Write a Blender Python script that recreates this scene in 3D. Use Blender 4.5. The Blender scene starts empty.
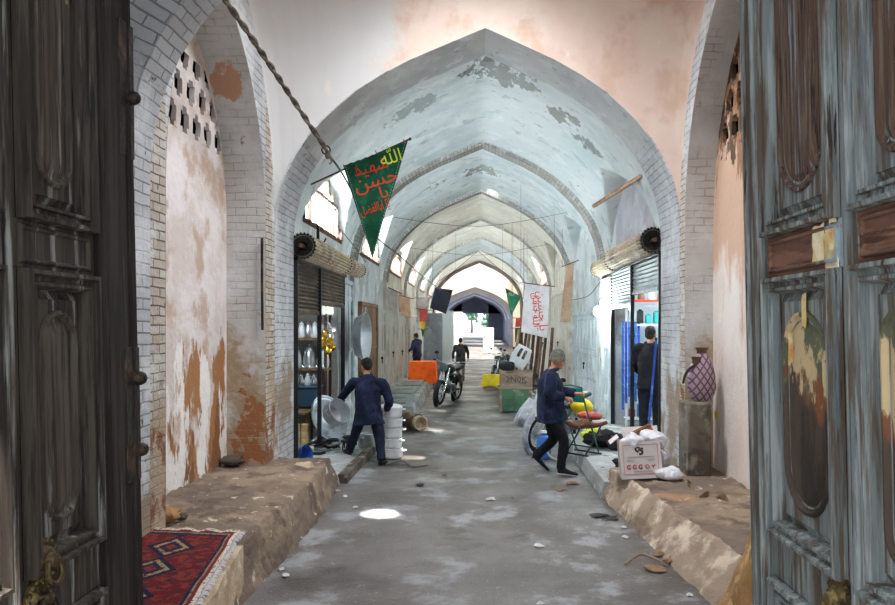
import bpy, bmesh, math, random
from mathutils import Vector, Matrix, noise, Euler
R = math.radians
PI = math.pi
rng = random.Random(7)
scene = bpy.context.scene
COL = scene.collection
F, VX, VY, H = 745.0, 478.0, 325.0, 2.0      # focal length in px, vanishing point, eye height


def P(x, y, Y):
    return Vector(((x - VX) / F * Y, Y, H - (y - VY) / F * Y))


def G(x, y, z=0.0):
    Y = F * (H - z) / (y - VY)
    return Vector(((x - VX) / F * Y, Y, z))


# ------------------------------------------------------------------ materials
def lin(h):
    h = h.lstrip('#')
    o = []
    for i in (0, 2, 4):
        c = int(h[i:i + 2], 16) / 255
        o.append(c / 12.92 if c <= .04045 else ((c + .055) / 1.055) ** 2.4)
    return (*o, 1)


class NT:
    def __init__(s, name):
        s.m = bpy.data.materials.new(name)
        s.m.use_nodes = True
        s.t = s.m.node_tree
        s.bsdf = s.t.nodes['Principled BSDF']

    def n(s, typ, **kw):
        nd = s.t.nodes.new(typ)
        for k, v in kw.items():
            if k.startswith('i_'):
                nd.inputs[k[2:].replace('_', ' ')].default_value = v
            else:
                setattr(nd, k, v)
        return nd

    def l(s, a, b):
        s.t.links.new(a, b)

    def coord(s, stretch=(1, 1, 1), off=(0, 0, 0), kind='Object'):
        tc = s.n('ShaderNodeTexCoord')
        mp = s.n('ShaderNodeMapping')
        mp.inputs['Scale'].default_value = stretch
        mp.inputs['Location'].default_value = off
        s.l(tc.outputs[kind], mp.inputs['Vector'])
        return mp.outputs['Vector']

    def noise(s, scale, det=6, rough=.6, stretch=(1, 1, 1), off=(0, 0, 0), dist=0.0):
        nd = s.n('ShaderNodeTexNoise')
        nd.inputs['Scale'].default_value = scale
        nd.inputs['Detail'].default_value = det
        nd.inputs['Roughness'].default_value = rough
        nd.inputs['Distortion'].default_value = dist
        s.l(s.coord(stretch, off), nd.inputs['Vector'])
        return nd.outputs['Fac']

    def ramp(s, fac, a, b):
        mr = s.n('ShaderNodeMapRange')
        mr.inputs['From Min'].default_value = a
        mr.inputs['From Max'].default_value = b
        mr.interpolation_type = 'SMOOTHSTEP'
        s.l(fac, mr.inputs['Value'])
        return mr.outputs['Result']

    def mul(s, a, b, op='MULTIPLY'):
        m = s.n('ShaderNodeMath', operation=op)
        for i, v in enumerate((a, b)):
            if isinstance(v, (int, float)):
                m.inputs[i].default_value = v
            else:
                s.l(v, m.inputs[i])
        return m.outputs[0]

    def mix(s, fac, a, b):
        m = s.n('ShaderNodeMix', data_type='RGBA')
        for i, v in ((0, fac), (6, a), (7, b)):
            if isinstance(v, (int, float, tuple)):
                m.inputs[i].default_value = v
            else:
                s.l(v, m.inputs[i])
        return m.outputs[2]

    def axis(s, ax, a, b, kind='Object'):
        tc = s.n('ShaderNodeTexCoord')
        sp = s.n('ShaderNodeSeparateXYZ')
        s.l(tc.outputs[kind], sp.inputs[0])
        return s.ramp(sp.outputs[ax], a, b)


def mat(name, base, layers=(), rough=.85, metal=0.0, bump=0.0, bscale=30, spec=.3, brick=None, stretch=(1, 1, 1), rmap=None, stains=()):
    """layers: (hex, noise scale, threshold, softness[, stretch[, (axis, a, b)]]) laid one over the other"""
    t = NT(name)
    col = lin(base)
    heights = []
    if brick:
        # brick = (coords 'X' / 'Y' / 'UV', width, height, second colour, mortar colour, wear)
        kind, bw, bh, c2, cm, wear = brick
        tc = t.n('ShaderNodeTexCoord')
        if kind == 'UV':
            v = tc.outputs['UV']
        else:
            sp = t.n('ShaderNodeSeparateXYZ')
            cb = t.n('ShaderNodeCombineXYZ')
            t.l(tc.outputs['Object'], sp.inputs[0])
            t.l(sp.outputs[1 if kind == 'X' else 0], cb.inputs[0])
            t.l(sp.outputs[2], cb.inputs[1])
            v = cb.outputs[0]
        # wobble so the courses are not ruled
        nz = t.n('ShaderNodeTexNoise')
        nz.inputs['Scale'].default_value = 3.5
        t.l(v, nz.inputs['Vector'])
        va = t.n('ShaderNodeVectorMath', operation='MULTIPLY_ADD')
        va.inputs[1].default_value = (.035, .035, 0)
        t.l(nz.outputs['Color'], va.inputs[0])
        t.l(v, va.inputs[2])
        br = t.n('ShaderNodeTexBrick')
        br.inputs['Scale'].default_value = 1
        br.inputs['Brick Width'].default_value = bw
        br.inputs['Row Height'].default_value = bh
        br.inputs['Mortar Size'].default_value = bh * .09
        br.inputs['Mortar Smooth'].default_value = .4
        br.inputs['Color1'].default_value = lin(base)
        br.inputs['Color2'].default_value = lin(c2)
        br.inputs['Mortar'].default_value = lin(cm)
        t.l(va.outputs[0], br.inputs['Vector'])
        w = t.ramp(t.noise(1.7, 5), .5 - wear * .25, .5 + .22 - wear * .25)
        col = t.mix(w, lin(base), br.outputs['Color']) if wear < 1 else br.outputs['Color']
        inv = t.mul(br.outputs['Fac'], -.9)
        heights.append(t.mul(inv, w) if wear < 1 else inv)
    for k, ly in enumerate(layers):
        c, s_, th, so = ly[:4]
        st = ly[4] if len(ly) > 4 and ly[4] else stretch
        f = t.noise(s_, 8, .62, st, (k * 3.7 + 1.3, k * 1.9, k * 5.1))
        if len(ly) > 5:
            ax, a, b = ly[5][:3]
            # height only shifts the threshold so that the boundary stays ragged
            f = t.mul(f, t.mul(t.mul(t.axis(ax, a, b), -.5, 'ADD'), .38), 'ADD')
        f = t.ramp(f, th - so, th + so)
        col = t.mix(f, col, lin(c))
        if k < 3:
            heights.append(t.mul(f, -.35))
    for k, (cen, rad, c, s_, th) in enumerate(stains):
        # an irregular blot of its own shape round a point of the surface
        tc = t.n('ShaderNodeTexCoord')
        vd = t.n('ShaderNodeVectorMath', operation='DISTANCE')
        vd.inputs[1].default_value = cen
        t.l(tc.outputs['Object'], vd.inputs[0])
        near = t.ramp(vd.outputs['Value'], rad, rad * .2)
        f = t.mul(t.noise(s_, 8, .65, (1.2, .5, 1), (k * 2.1, 4, k)), t.mul(t.mul(near, -.5, 'ADD'), .42), 'ADD')
        col = t.mix(t.mul(t.ramp(f, th - .03, th + .03), .85), col, lin(c))
    if isinstance(col, tuple):
        t.bsdf.inputs['Base Color'].default_value = col
    else:
        t.l(col, t.bsdf.inputs['Base Color'])
    t.bsdf.inputs['Roughness'].default_value = rough
    if rmap:
        r = t.ramp(t.noise(rmap[0], 5), .3, .7)
        mr = t.n('ShaderNodeMapRange')
        mr.inputs['To Min'].default_value = rmap[1]
        mr.inputs['To Max'].default_value = rmap[2]
        t.l(r, mr.inputs['Value'])
        t.l(mr.outputs['Result'], t.bsdf.inputs['Roughness'])
    t.bsdf.inputs['Metallic'].default_value = metal
    t.bsdf.inputs['Specular IOR Level'].default_value = spec
    if bump:
        h = t.noise(bscale, 6, .6, stretch)
        for x in heights:
            h = t.mul(h, x, 'ADD')
        b = t.n('ShaderNodeBump')
        b.inputs['Strength'].default_value = min(1, bump)
        b.inputs['Distance'].default_value = .02
        t.l(h, b.inputs['Height'])
        t.l(b.outputs['Normal'], t.bsdf.inputs['Normal'])
    return t.m


def glow(name, c, strength):
    t = NT(name)
    t.bsdf.inputs['Base Color'].default_value = lin(c)
    t.bsdf.inputs['Emission Color'].default_value = lin(c)
    t.bsdf.inputs['Emission Strength'].default_value = strength
    return t.m


M = {}


# ------------------------------------------------------------------ mesh building
class MB:
    def __init__(s):
        s.v, s.f, s.uv = [], [], {}

    def add(s, vs, fs, mtx=None):
        o = len(s.v)
        for p in vs:
            p = Vector(p)
            s.v.append(mtx @ p if mtx else p)
        s.f += [tuple(o + i for i in f) for f in fs]
        return s

    def box(s, c, d, rot=None, taper=1.0):
        x, y, z = d[0] / 2, d[1] / 2, d[2] / 2
        vs = []
        for sz in (-1, 1):
            k = taper if sz > 0 else 1
            vs += [(-x * k, -y * k, sz * z), (x * k, -y * k, sz * z), (x * k, y * k, sz * z), (-x * k, y * k, sz * z)]
        m = Matrix.Translation(Vector(c))
        if rot:
            m = m @ Euler(rot).to_matrix().to_4x4()
        return s.add(vs, [(3, 2, 1, 0), (4, 5, 6, 7), (0, 1, 5, 4), (1, 2, 6, 5), (2, 3, 7, 6), (3, 0, 4, 7)], m)

    def bx(s, x0, x1, y0, y1, z0, z1):
        return s.box(((x0 + x1) / 2, (y0 + y1) / 2, (z0 + z1) / 2), (abs(x1 - x0), abs(y1 - y0), abs(z1 - z0)))

    def tube(s, pts, r, n=10, sub=4, closed=False, caps=True):
        """smooth tube through pts; r a number, or one number / (side, depth) pair per point"""
        pts = [Vector(p) for p in pts]
        k = len(pts)
        rr = [r] * k if isinstance(r, (int, float)) else list(r)
        rr = [(a, a) if isinstance(a, (int, float)) else a for a in rr]
        if sub > 1 and k > 2:
            P2, R2 = [], []
            segs = k if closed else k - 1
            for i in range(segs):
                g = (lambda q: q % k) if closed else (lambda q: max(0, min(k - 1, q)))
                i0, i1, i2, i3 = g(i - 1), g(i), g(i + 1), g(i + 2)
                for j in range(sub):
                    u = j / sub
                    a, b, c, d = pts[i0], pts[i1], pts[i2], pts[i3]
                    P2.append(.5 * (2 * b + (c - a) * u + (2 * a - 5 * b + 4 * c - d) * u * u + (3 * b - a - 3 * c + d) * u ** 3))
                    R2.append(tuple(rr[i1][q] * (1 - u) + rr[i2][q] * u for q in (0, 1)))
            if not closed:
                P2.append(pts[-1])
                R2.append(rr[-1])
            pts, rr = P2, R2
        k = len(pts)
        up = None
        rings = []
        for i in range(k):
            a = pts[(i - 1) % k] if closed else pts[max(0, i - 1)]
            b = pts[(i + 1) % k] if closed else pts[min(k - 1, i + 1)]
            t = (b - a).normalized()
            if up is None:
                ref = Vector((0, 1, 0)) if abs(t.y) < .9 else Vector((0, 0, 1))
                up = (ref - t * ref.dot(t)).normalized()
            else:
                up = (up - t * up.dot(t))
                up = up.normalized() if up.length > 1e-6 else t.orthogonal().normalized()
            sd = up.cross(t).normalized()
            rings.append([pts[i] + sd * math.cos(q * 2 * PI / n) * rr[i][0] + up * math.sin(q * 2 * PI / n) * rr[i][1] for q in range(n)])
        vs = [p for rg in rings for p in rg]
        fs = []
        for i in range(k if closed else k - 1):
            for q in range(n):
                a, b = i * n, ((i + 1) % k) * n
                fs.append((a + q, a + (q + 1) % n, b + (q + 1) % n, b + q))
        if not closed and caps:
            fs.append(tuple(range(n - 1, -1, -1)))
            fs.append(tuple((k - 1) * n + q for q in range(n)))
        return s.add(vs, fs)

    def cyl(s, a, b, r, r2=None, n=16):
        return s.tube([a, b], [r, r if r2 is None else r2], n, 1)

    def lathe(s, prof, n=24, mtx=None, capped=False):
        vs, fs = [], []
        for (r, z) in prof:
            vs += [(r * math.cos(2 * PI * q / n), r * math.sin(2 * PI * q / n), z) for q in range(n)]
        for i in range(len(prof) - 1):
            for q in range(n):
                fs.append((i * n + q, i * n + (q + 1) % n, (i + 1) * n + (q + 1) % n, (i + 1) * n + q))
        if capped:
            fs.append(tuple(range(n - 1, -1, -1)))
            fs.append(tuple((len(prof) - 1) * n + q for q in range(n)))
        return s.add(vs, fs, mtx)

    def ball(s, c, r, n=14, m=9, mtx=None):
        if isinstance(r, (int, float)):
            r = (r, r, r)
        vs = [(0, 0, -1)]
        for i in range(1, m):
            a = -PI / 2 + PI * i / m
            vs += [(math.cos(a) * math.cos(2 * PI * q / n), math.cos(a) * math.sin(2 * PI * q / n), math.sin(a)) for q in range(n)]
        vs.append((0, 0, 1))
        fs = [(0, 1 + (q + 1) % n, 1 + q) for q in range(n)]
        for i in range(m - 2):
            for q in range(n):
                a, b = 1 + i * n, 1 + (i + 1) * n
                fs.append((a + q, a + (q + 1) % n, b + (q + 1) % n, b + q))
        a = 1 + (m - 2) * n
        fs += [(a + q, a + (q + 1) % n, len(vs) - 1) for q in range(n)]
        mm = Matrix.Translation(Vector(c))
        if mtx:
            mm = mm @ mtx
        return s.add([(p[0] * r[0], p[1] * r[1], p[2] * r[2]) for p in vs], fs, mm)

    def torus(s, c, r, t, axis=(0, 0, 1), n=32, k=8, arc=None):
        q = Vector((0, 0, 1)).rotation_difference(Vector(axis).normalized())
        a0, a1 = arc or (0, 2 * PI)
        m = n if not arc else n + 1
        pts = [Vector(c) + q @ Vector((r * math.cos(a0 + (a1 - a0) * i / n), r * math.sin(a0 + (a1 - a0) * i / n), 0)) for i in range(m)]
        return s.tube(pts, t, k, 1, closed=not arc)

    def prism(s, out, d, mtx=None):
        """outline (list of 2-D points, counter-clockwise) pushed from 0 to d along local z"""
        n = len(out)
        vs = [(x, y, 0) for x, y in out] + [(x, y, d) for x, y in out]
        fs = [tuple(range(n - 1, -1, -1)), tuple(range(n, 2 * n))]
        fs += [(i, (i + 1) % n, n + (i + 1) % n, n + i) for i in range(n)]
        return s.add(vs, fs, mtx)

    def grid(s, fn, nu, nv, uv=None):
        """fn(u, v) over the unit square"""
        o = len(s.v)
        for j in range(nv + 1):
            for i in range(nu + 1):
                s.v.append(Vector(fn(i / nu, j / nv)))
                if uv:
                    s.uv[len(s.v) - 1] = uv(i / nu, j / nv)
        for j in range(nv):
            for i in range(nu):
                a = o + j * (nu + 1) + i
                s.f.append((a, a + 1, a + nu + 2, a + nu + 1))
        return s

    def mesh(s, name, smooth=40):
        me = bpy.data.meshes.new(name)
        me.from_pydata([tuple(p) for p in s.v], [], s.f)
        if s.uv:
            ul = me.uv_layers.new(name='UVMap')
            for lp in me.loops:
                ul.data[lp.index].uv = s.uv.get(lp.vertex_index, (0, 0))
        me.validate()
        if smooth:
            me.polygons.foreach_set('use_smooth', [True] * len(me.polygons))
            me.set_sharp_from_angle(angle=R(smooth))
        me.update()
        return me

    def build(s, name, m, parent=None, loc=None, rot=None, smooth=40, bevel=0, label=None):
        me = s.mesh(name, smooth)
        me.materials.append(M[m] if isinstance(m, str) else m)
        o = bpy.data.objects.new(name, me)
        COL.objects.link(o)
        if parent:
            o.parent = parent
        if loc is not None:
            o.location = loc
        if rot is not None:
            o.rotation_euler = rot
        if bevel:
            b = o.modifiers.new('bevel', 'BEVEL')
            b.width = bevel
            b.segments = 2
            b.limit_method = 'ANGLE'
        if label:
            o['label'] = label
        return o


def tag(o, label=None, cat=None, group=None, kind=None):
    if label:
        o['label'] = label
    if cat:
        o['category'] = cat
    if group:
        o['group'] = group
    if kind:
        o['kind'] = kind
    return o


def thing(name, label, cat, loc=(0, 0, 0), rz=0.0, group=None, kind=None, rot=None):
    o = bpy.data.objects.new(name, None)
    o.empty_display_size = .1
    COL.objects.link(o)
    o.location = loc
    o.rotation_euler = rot if rot else (0, 0, rz)
    return tag(o, label, cat, group, kind)


def struct(mb, name, m, label, smooth=40, parent=None):
    o = mb.build(name, m, parent, smooth=smooth)
    if not parent:
        tag(o, label, None, None, 'structure')
        o['category'] = name.split('_')[0]
    return o


def copy_tree(o, parent=None):
    c = o.copy()
    COL.objects.link(c)
    if parent:
        c.parent = parent
    for ch in list(o.children):
        copy_tree(ch, c)
    return c


def baked(o):
    """replace modifiers by their result"""
    dg = bpy.context.evaluated_depsgraph_get()
    dg.update()
    me = bpy.data.meshes.new_from_object(o.evaluated_get(dg))
    o.modifiers.clear()
    o.data = me
    return o


def fuse(mb, name, m, parent=None, voxel=.012, smooth=3, fold=0.0, fs=9, seed=0, loc=None):
    o = mb.build(name, m, parent, loc=loc, smooth=0)
    r = o.modifiers.new('r', 'REMESH')
    r.mode = 'VOXEL'
    r.voxel_size = voxel
    sm = o.modifiers.new('s', 'SMOOTH')
    sm.iterations = smooth
    sm.factor = .5
    baked(o)
    me = o.data
    if fold:
        me.update()
        nr = [v.normal.copy() for v in me.vertices]
        for v, n_ in zip(me.vertices, nr):
            q = v.co
            d = noise.noise(Vector((q.x * fs, q.y * fs, q.z * fs * .55 + seed))) + .5 * noise.noise(Vector((q.x * fs * 2.3, q.y * fs * 2.3, q.z * fs * 1.4 + seed + 9)))
            v.co = q + n_ * d * fold
    me.polygons.foreach_set('use_smooth', [True] * len(me.polygons))
    me.update()
    return o


def rough_up(mb, amp, fs=4, keep=None):
    for i, q in enumerate(mb.v):
        if keep and keep(q):
            continue
        d = Vector((noise.noise(q * fs), noise.noise(q * fs + Vector((7, 3, 1))), noise.noise(q * fs + Vector((1, 9, 4)))))
        mb.v[i] = q + d * amp
    return mb


def text_mesh(s, size, extrude=.002):
    c = bpy.data.curves.new('txt', 'FONT')
    c.body = s
    c.size = size
    c.extrude = extrude
    c.resolution_u = 2
    c.align_x = 'CENTER'
    c.align_y = 'CENTER'
    o = bpy.data.objects.new('txt', c)
    COL.objects.link(o)
    dg = bpy.context.evaluated_depsgraph_get()
    dg.update()
    me = bpy.data.meshes.new_from_object(o.evaluated_get(dg))
    bpy.data.objects.remove(o)
    bpy.data.curves.remove(c)
    return me
WIN_POWER, DOME_FILL, SUN_POWER, SKY_POWER, EXPOSURE = 620.0, 130.0, 12.0, 1.3, 0.66
# ------------------------------------------------------------------ palette
def palette():
    m = mat
    M['asphalt'] = m('asphalt', '#666260', [('#524c46', .55, .52, .1), ('#8c8d90', 1.6, .58, .06), ('#403a35', .8, .6, .06), ('#9c9da0', 26, .66, .04), ('#322e2b', 30, .65, .05)], .6, bump=.5, bscale=60, spec=.6, rmap=(.8, .3, .7))
    M['mud_right'] = m('mud_right', '#9b8976', [('#8d7b69', 1.6, .54, .08), ('#cdbda9', 2.6, .56, .06), ('#6f5f51', 1.3, .63, .05)], .95, bump=.9, bscale=14)
    M['mud'] = m('mud', '#77685c', [('#94836f', 1.6, .53, .08), ('#65574c', 2.6, .56, .06), ('#96795f', 1.1, .64, .05), ('#c9bcab', 7, .64, .04)], .95, bump=.9, bscale=14)
    M['mud_orange'] = m('mud_orange', '#a8814f', [('#8b6a42', 2, .52, .1), ('#c6a67a', 5, .6, .06)], .95, bump=.8, bscale=14)
    M['mud_pale'] = m('mud_pale', '#cbb79c', [('#b09a7e', 2.4, .54, .09), ('#ddcfb9', 6, .6, .05)], .95, bump=.8, bscale=16)
    M['concrete'] = m('concrete', '#a9adac', [('#8b8c89', 1.2, .52, .08), ('#c2c6c4', 3, .58, .05), ('#6e6b66', 5, .65, .04)], .8, bump=.4, bscale=30)
    M['curb'] = m('curb', '#6f675c', [('#4d463e', 2.4, .52, .08), ('#93897b', 5, .58, .05)], .9, bump=.8, bscale=18)
    M['pink'] = m('pink', '#e6cfc1', [('#ecdcd1', .7, .5, .12), ('#dcc0ad', 2.2, .58, .1), ('#e3e4e4', .6, .5, .06, None, (0, -.2, -2.1)), ('#f0e8e2', 3, .68, .03)], .9, bump=.15, bscale=6)
    M['white_vault'] = m('white_vault', '#e4e9e9', [('#cfd9da', .8, .52, .1), ('#eef3f2', 1.7, .55, .07), ('#b3bdbb', 3.2, .62, .05, (1, 1, .5)), ('#8c8577', 2.6, .7, .03)], .9, bump=.25, bscale=8, stains=(((.35, 10.7, 5.5), 1.1, '#4f4c43', 5, .60), ((1.1, 11.4, 5.0), .9, '#57544b', 4, .62), ((1.5, 11.9, 4.7), .8, '#4b4a42', 4, .63), ((-.9, 11.4, 5.1), .8, '#8d938f', 3, .56), ((.1, 17.8, 5.6), .9, '#55534a', 6, .60), ((-.9, 17.6, 5.1), .8, '#6c6a60', 5, .66)))
    M['cream_vault'] = m('cream_vault', '#e4dfd2', [('#d4cfc2', .9, .52, .1), ('#efece2', 1.7, .55, .07), ('#b6ada0', 2.6, .66, .04), ('#b98a5b', 1.5, .7, .03)], .9, bump=.25, bscale=8)
    M['soffit'] = m('soffit', '#d3d4d3', [('#bdc0c2', 1.2, .5, .1), ('#dfe1e1', 3, .57, .06), ('#a3a3a4', 6, .64, .04)], .9, bump=.25, bscale=10)
    M['whitebrick'] = m('whitebrick', '#c9cccf', [('#dcdfe2', 1.6, .55, .1), ('#9d8c7a', 1.3, .67, .05, None, (2, 3.4, 0.4)), ('#6a5a4b', 7, .67, .03), ('#5c5249', 20, .7, .03)], .9, bump=.7, bscale=22, brick=('UV', .26, .085, '#b9bcc0', '#8b8c8d', .9))
    M['brick_x'] = m('brick_x', '#cdc9c2', [('#dfe0df', 1.6, .57, .08), ('#b8a48e', 1.1, .6, .05, None, (2, 3.6, .2)), ('#8e5f45', 3.4, .66, .04, None, (2, 3.0, .4)), ('#5c4c40', 9, .68, .03)], .92, bump=1, bscale=20, brick=('X', .23, .072, '#b8aa98', '#6a5f55', 1))
    M['brick_y'] = m('brick_y', '#ccced0', [('#dddfe1', 1.6, .57, .08), ('#b09c86', 1.1, .6, .05, None, (2, 3.0, .2)), ('#7d5f49', 4, .69, .03)], .92, bump=.8, bscale=20, brick=('Y', .23, .075, '#b6b9bc', '#75726f', .9))
    M['rib_brick'] = m('rib_brick', '#d2d1ce', [('#b3afa9', 2, .57, .08), ('#e0e0de', 3, .6, .05)], .9, bump=.8, bscale=20, brick=('UV', .16, .075, '#b3aea8', '#86817b', 1))
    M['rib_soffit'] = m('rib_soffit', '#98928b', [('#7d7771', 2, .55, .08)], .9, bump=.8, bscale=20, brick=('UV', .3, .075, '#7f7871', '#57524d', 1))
    M['niche_left'] = m('niche_left', '#d8ccc6', [('#e9e3e2', 1.2, .5, .08), ('#c4ad9c', 1.9, .56, .07), ('#a9794f', 1.15, .63, .02, (1, 1.5, .55), (2, 3.3, .6)), ('#8b6040', 2.6, .68, .02, (1, 1.3, .5), (2, 2.6, .4)), ('#f2efec', 1.9, .69, .015, (1, 1.6, .5), (2, 3.6, .8)), ('#7a5f4b', 5, .72, .02)], .93, bump=.6, bscale=12)
    M['reveal_left'] = m('reveal_left', '#c9c1b7', [('#dcdcdb', .9, .55, .1, None, (2, 1.5, 4.6)), ('#a48d74', 1.5, .55, .07, None, (2, 3.2, .4)), ('#b2724a', 2.4, .68, .02, None, (2, 2.6, .5)), ('#7d6752', 3.2, .66, .04)], .93, bump=.6, bscale=12)
    M['niche_right'] = m('niche_right', '#ecdfd6', [('#f3ebe5', 1.2, .5, .09), ('#d5b49c', 1.0, .5, .07, (1, 1.4, .6), (2, 1.9, 3.4)), ('#9c7456', 1.7, .64, .03, (1, 1.6, .4), (2, 2.4, 4.4)), ('#c9ae98', 2, .66, .05, (1, 1.6, .3)), ('#5f4a3b', 4.5, .68, .02, (1, 1, .6), (2, 2.2, 4.4))], .93, bump=.6, bscale=12)
    M['wall_white'] = m('wall_white', '#cfd3d3', [('#b7bab8', 1.1, .52, .08), ('#e2e6e6', 2, .57, .05), ('#b09a86', 1.4, .62, .05), ('#7c7a76', 5, .68, .03)], .9, bump=.5, bscale=14)
    M['wall_cream'] = m('wall_cream', '#d0cabd', [('#b9b2a6', 1.1, .52, .08), ('#e4e1d9', 2, .57, .05), ('#a98b6e', 1.4, .62, .05)], .9, bump=.5, bscale=14)
    M['wall_grey'] = m('wall_grey', '#a9a6aa', [('#8f8b90', 1.1, .52, .08), ('#bdbcc0', 2, .57, .05), ('#8c7767', 1.4, .6, .05)], .9, bump=.4, bscale=14)
    M['reveal'] = m('reveal', '#c6c6c4', [('#d6d7d8', 1.2, .56, .1), ('#ab977f', 1.3, .56, .07, None, (2, 3.3, .5)), ('#a06c4a', 2.4, .68, .02, None, (2, 2.6, .5)), ('#7d6752', 5, .69, .04)], .93, bump=.6, bscale=12, brick=('UV', .24, .085, '#bcb9b4', '#999794', .2), stains=(((-2.75, 8.3, 4.75), .55, '#b98560', 3, .5),))
    M['dark'] = m('dark', '#12100f', [('#1b1917', 2, .55, .1)], .9)  # near-black stands in for the shade behind the niche screens
    M['shop_wall'] = m('shop_wall', '#8d8b84', [('#6f6b64', 2, .55, .1)], .9)
    M['shop_white'] = m('shop_white', '#e4ecef', [('#d0dade', 2, .55, .1)], .7)
    # gate leaves
    g = (26, 26, 1.3)
    M['gate_dark'] = m('gate_dark', '#2f2822', [('#453d35', 1.2, .5, .08, g), ('#84847f', 1.0, .60, .06, (14, 14, .9)), ('#1f1b18', 1.6, .57, .05, g), ('#a08c70', 1.1, .7, .012, (2.4, 2.4, .8))], .75, bump=.2, bscale=3, stretch=g, spec=.3)
    M['gate_panel_dark'] = m('gate_panel_dark', '#382f28', [('#4c433b', 1.2, .5, .08, g), ('#75726c', 1.0, .61, .05, (14, 14, .9)), ('#27211c', 1.6, .58, .05, g), ('#a99572', 1.0, .69, .012, (2.6, 2.6, .7))], .75, bump=.2, bscale=3, stretch=g, spec=.3)
    M['gate_post'] = m('gate_post', '#1f1a17', [('#332d28', 1.2, .54, .08, g), ('#5b5957', 1.0, .66, .05, (14, 14, .9))], .8, bump=.2, bscale=3, stretch=g, spec=.25)
    M['gate_blue'] = m('gate_blue', '#767b79', [('#959a98', 1.2, .52, .06, g), ('#5a4e43', 1.0, .53, .05, (15, 15, .9)), ('#3a3129', 1.4, .62, .03, g), ('#656e71', 2.4, .57, .05, g), ('#7b6a4a', 1.5, .7, .02)], .78, bump=.2, bscale=3, stretch=g, spec=.25)
    M['gate_panel_brown'] = m('gate_panel_brown', '#5a4437', [('#765d4d', 1.6, .52, .07, g), ('#8a979c', 2.0, .6, .04, g), ('#33261e', 2.6, .58, .05, g)], .7, bump=.7, bscale=5, stretch=g, spec=.3)
    M['gate_panel_rust'] = m('gate_panel_rust', '#4a3e34', [('#2f2822', 1.2, .52, .07, (4, 4, .7)), ('#7a4c31', 1.7, .57, .05, (2, 2, 1), (2, 1.4, 1.9)), ('#c2ab84', 2.4, .67, .02, (2, 2, 1), (2, 1.3, 1.9)), ('#5d5f49', 2.8, .68, .02, (2, 2, 1), (2, 1.1, 2.1))], .7, bump=.7, bscale=9, spec=.3)
    M['gate_rail'] = m('gate_rail', '#65463a', [('#855f4b', 1.8, .52, .07, (9, 1, 9)), ('#4d3024', 2.6, .57, .05, (9, 1, 9)), ('#93a2a8', 2.2, .66, .03)], .7, bump=.5, bscale=8)
    M['paper'] = m('paper', '#dcc489', [('#c98a45', 3, .56, .06), ('#efe3c4', 4, .55, .05), ('#6f6a3a', 5, .66, .03)], .9)
    M['iron'] = m('iron', '#2e2a27', [('#594639', 5, .57, .06)], .5, .7, bump=.4)
    M['iron_brass'] = m('iron_brass', '#51442f', [('#7c6a44', 6, .55, .06), ('#2a241c', 4, .57, .05)], .45, .75, bump=.4)
    # metal
    M['alu'] = m('alu', '#d3d7da', [('#b5babf', 3, .53, .1)], .28, .9, bump=.05)
    M['alu_dull'] = m('alu_dull', '#c9cdd0', [('#a9adb1', 3, .53, .1)], .42, .75)
    M['steel'] = m('steel', '#8d9298', [('#5d6065', 4, .55, .08)], .35, .85)
    M['chrome'] = m('chrome', '#dfe2e5', [], .12, 1)
    M['enamel'] = m('enamel', '#e6e8ea', [('#cdd2d6', 3, .55, .08)], .3, spec=.5)
    M['gold'] = m('gold', '#e0b23c', [('#f0d27a', 5, .55, .08)], .25, .9)
    M['slat'] = m('slat', '#c2ad93', [('#8a7763', 2, .55, .08), ('#d9cbb6', 5, .58, .06)], .6, .25, bump=.3)
    M['slat_brown'] = m('slat_brown', '#4c4038', [('#6b5a4b', 2, .55, .08, (1, 1, 4))], .6, .3)
    M['slat_grey'] = m('slat_grey', '#a5afaf', [('#7f8888', 2, .55, .08, (1, 1, 4))], .55, .35)
    M['black'] = m('black', '#17171a', [('#25262a', 4, .55, .1)], .5, spec=.4)
    M['rubber'] = m('rubber', '#1b1b1c', [('#333333', 8, .58, .08)], .8)
    M['black_gloss'] = m('black_gloss', '#141519', [], .22, spec=.6)
    M['rust'] = m('rust', '#7d6250', [('#5c4536', 4, .53, .08), ('#a58c76', 6, .6, .05)], .75, .3, bump=.5)
    # cloth and skin
    M['navy'] = m('navy', '#182139', [('#212d4e', 6, .53, .1), ('#111727', 9, .57, .08)], .85, bump=.25, bscale=60, spec=.25)
    M['navy_dark'] = m('navy_dark', '#171d2f', [('#20283e', 6, .53, .1)], .85, bump=.25, bscale=60, spec=.25)
    M['blackcloth'] = m('blackcloth', '#15161a', [('#20222a', 7, .54, .1)], .85, bump=.25, bscale=60, spec=.25)
    M['charcoal'] = m('charcoal', '#2f2d31', [('#3d3b40', 7, .54, .1)], .9, bump=.25, bscale=60)
    M['taupe'] = m('taupe', '#7d7168', [('#8c8178', 7, .54, .1)], .9, bump=.25, bscale=60)
    M['beanie'] = m('beanie', '#74756c', [('#8c8d82', 30, .53, .08), ('#585a53', 22, .58, .07)], .95, bump=.6, bscale=120)
    M['skin'] = m('skin', '#b98468', [('#a56f55', 9, .56, .1)], .55, spec=.35)
    M['hair'] = m('hair', '#151210', [('#2a2420', 40, .55, .1)], .6, bump=.6, bscale=90)
    M['shoe'] = m('shoe', '#131316', [('#23232a', 8, .55, .1)], .5)
    M['sole'] = m('sole', '#c9c9c7', [], .7)
    M['flag_green'] = m('flag_green', '#0f5539', [('#0b4630', 5, .53, .1), ('#176a49', 9, .58, .07)], .85, bump=.2, bscale=90)
    M['flag_red'] = m('flag_red', '#c8402c', [], .8)
    M['flag_lime'] = m('flag_lime', '#d6e84c', [], .8)
    M['flag_black'] = m('flag_black', '#191a26', [('#262838', 5, .54, .1)], .9)
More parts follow.
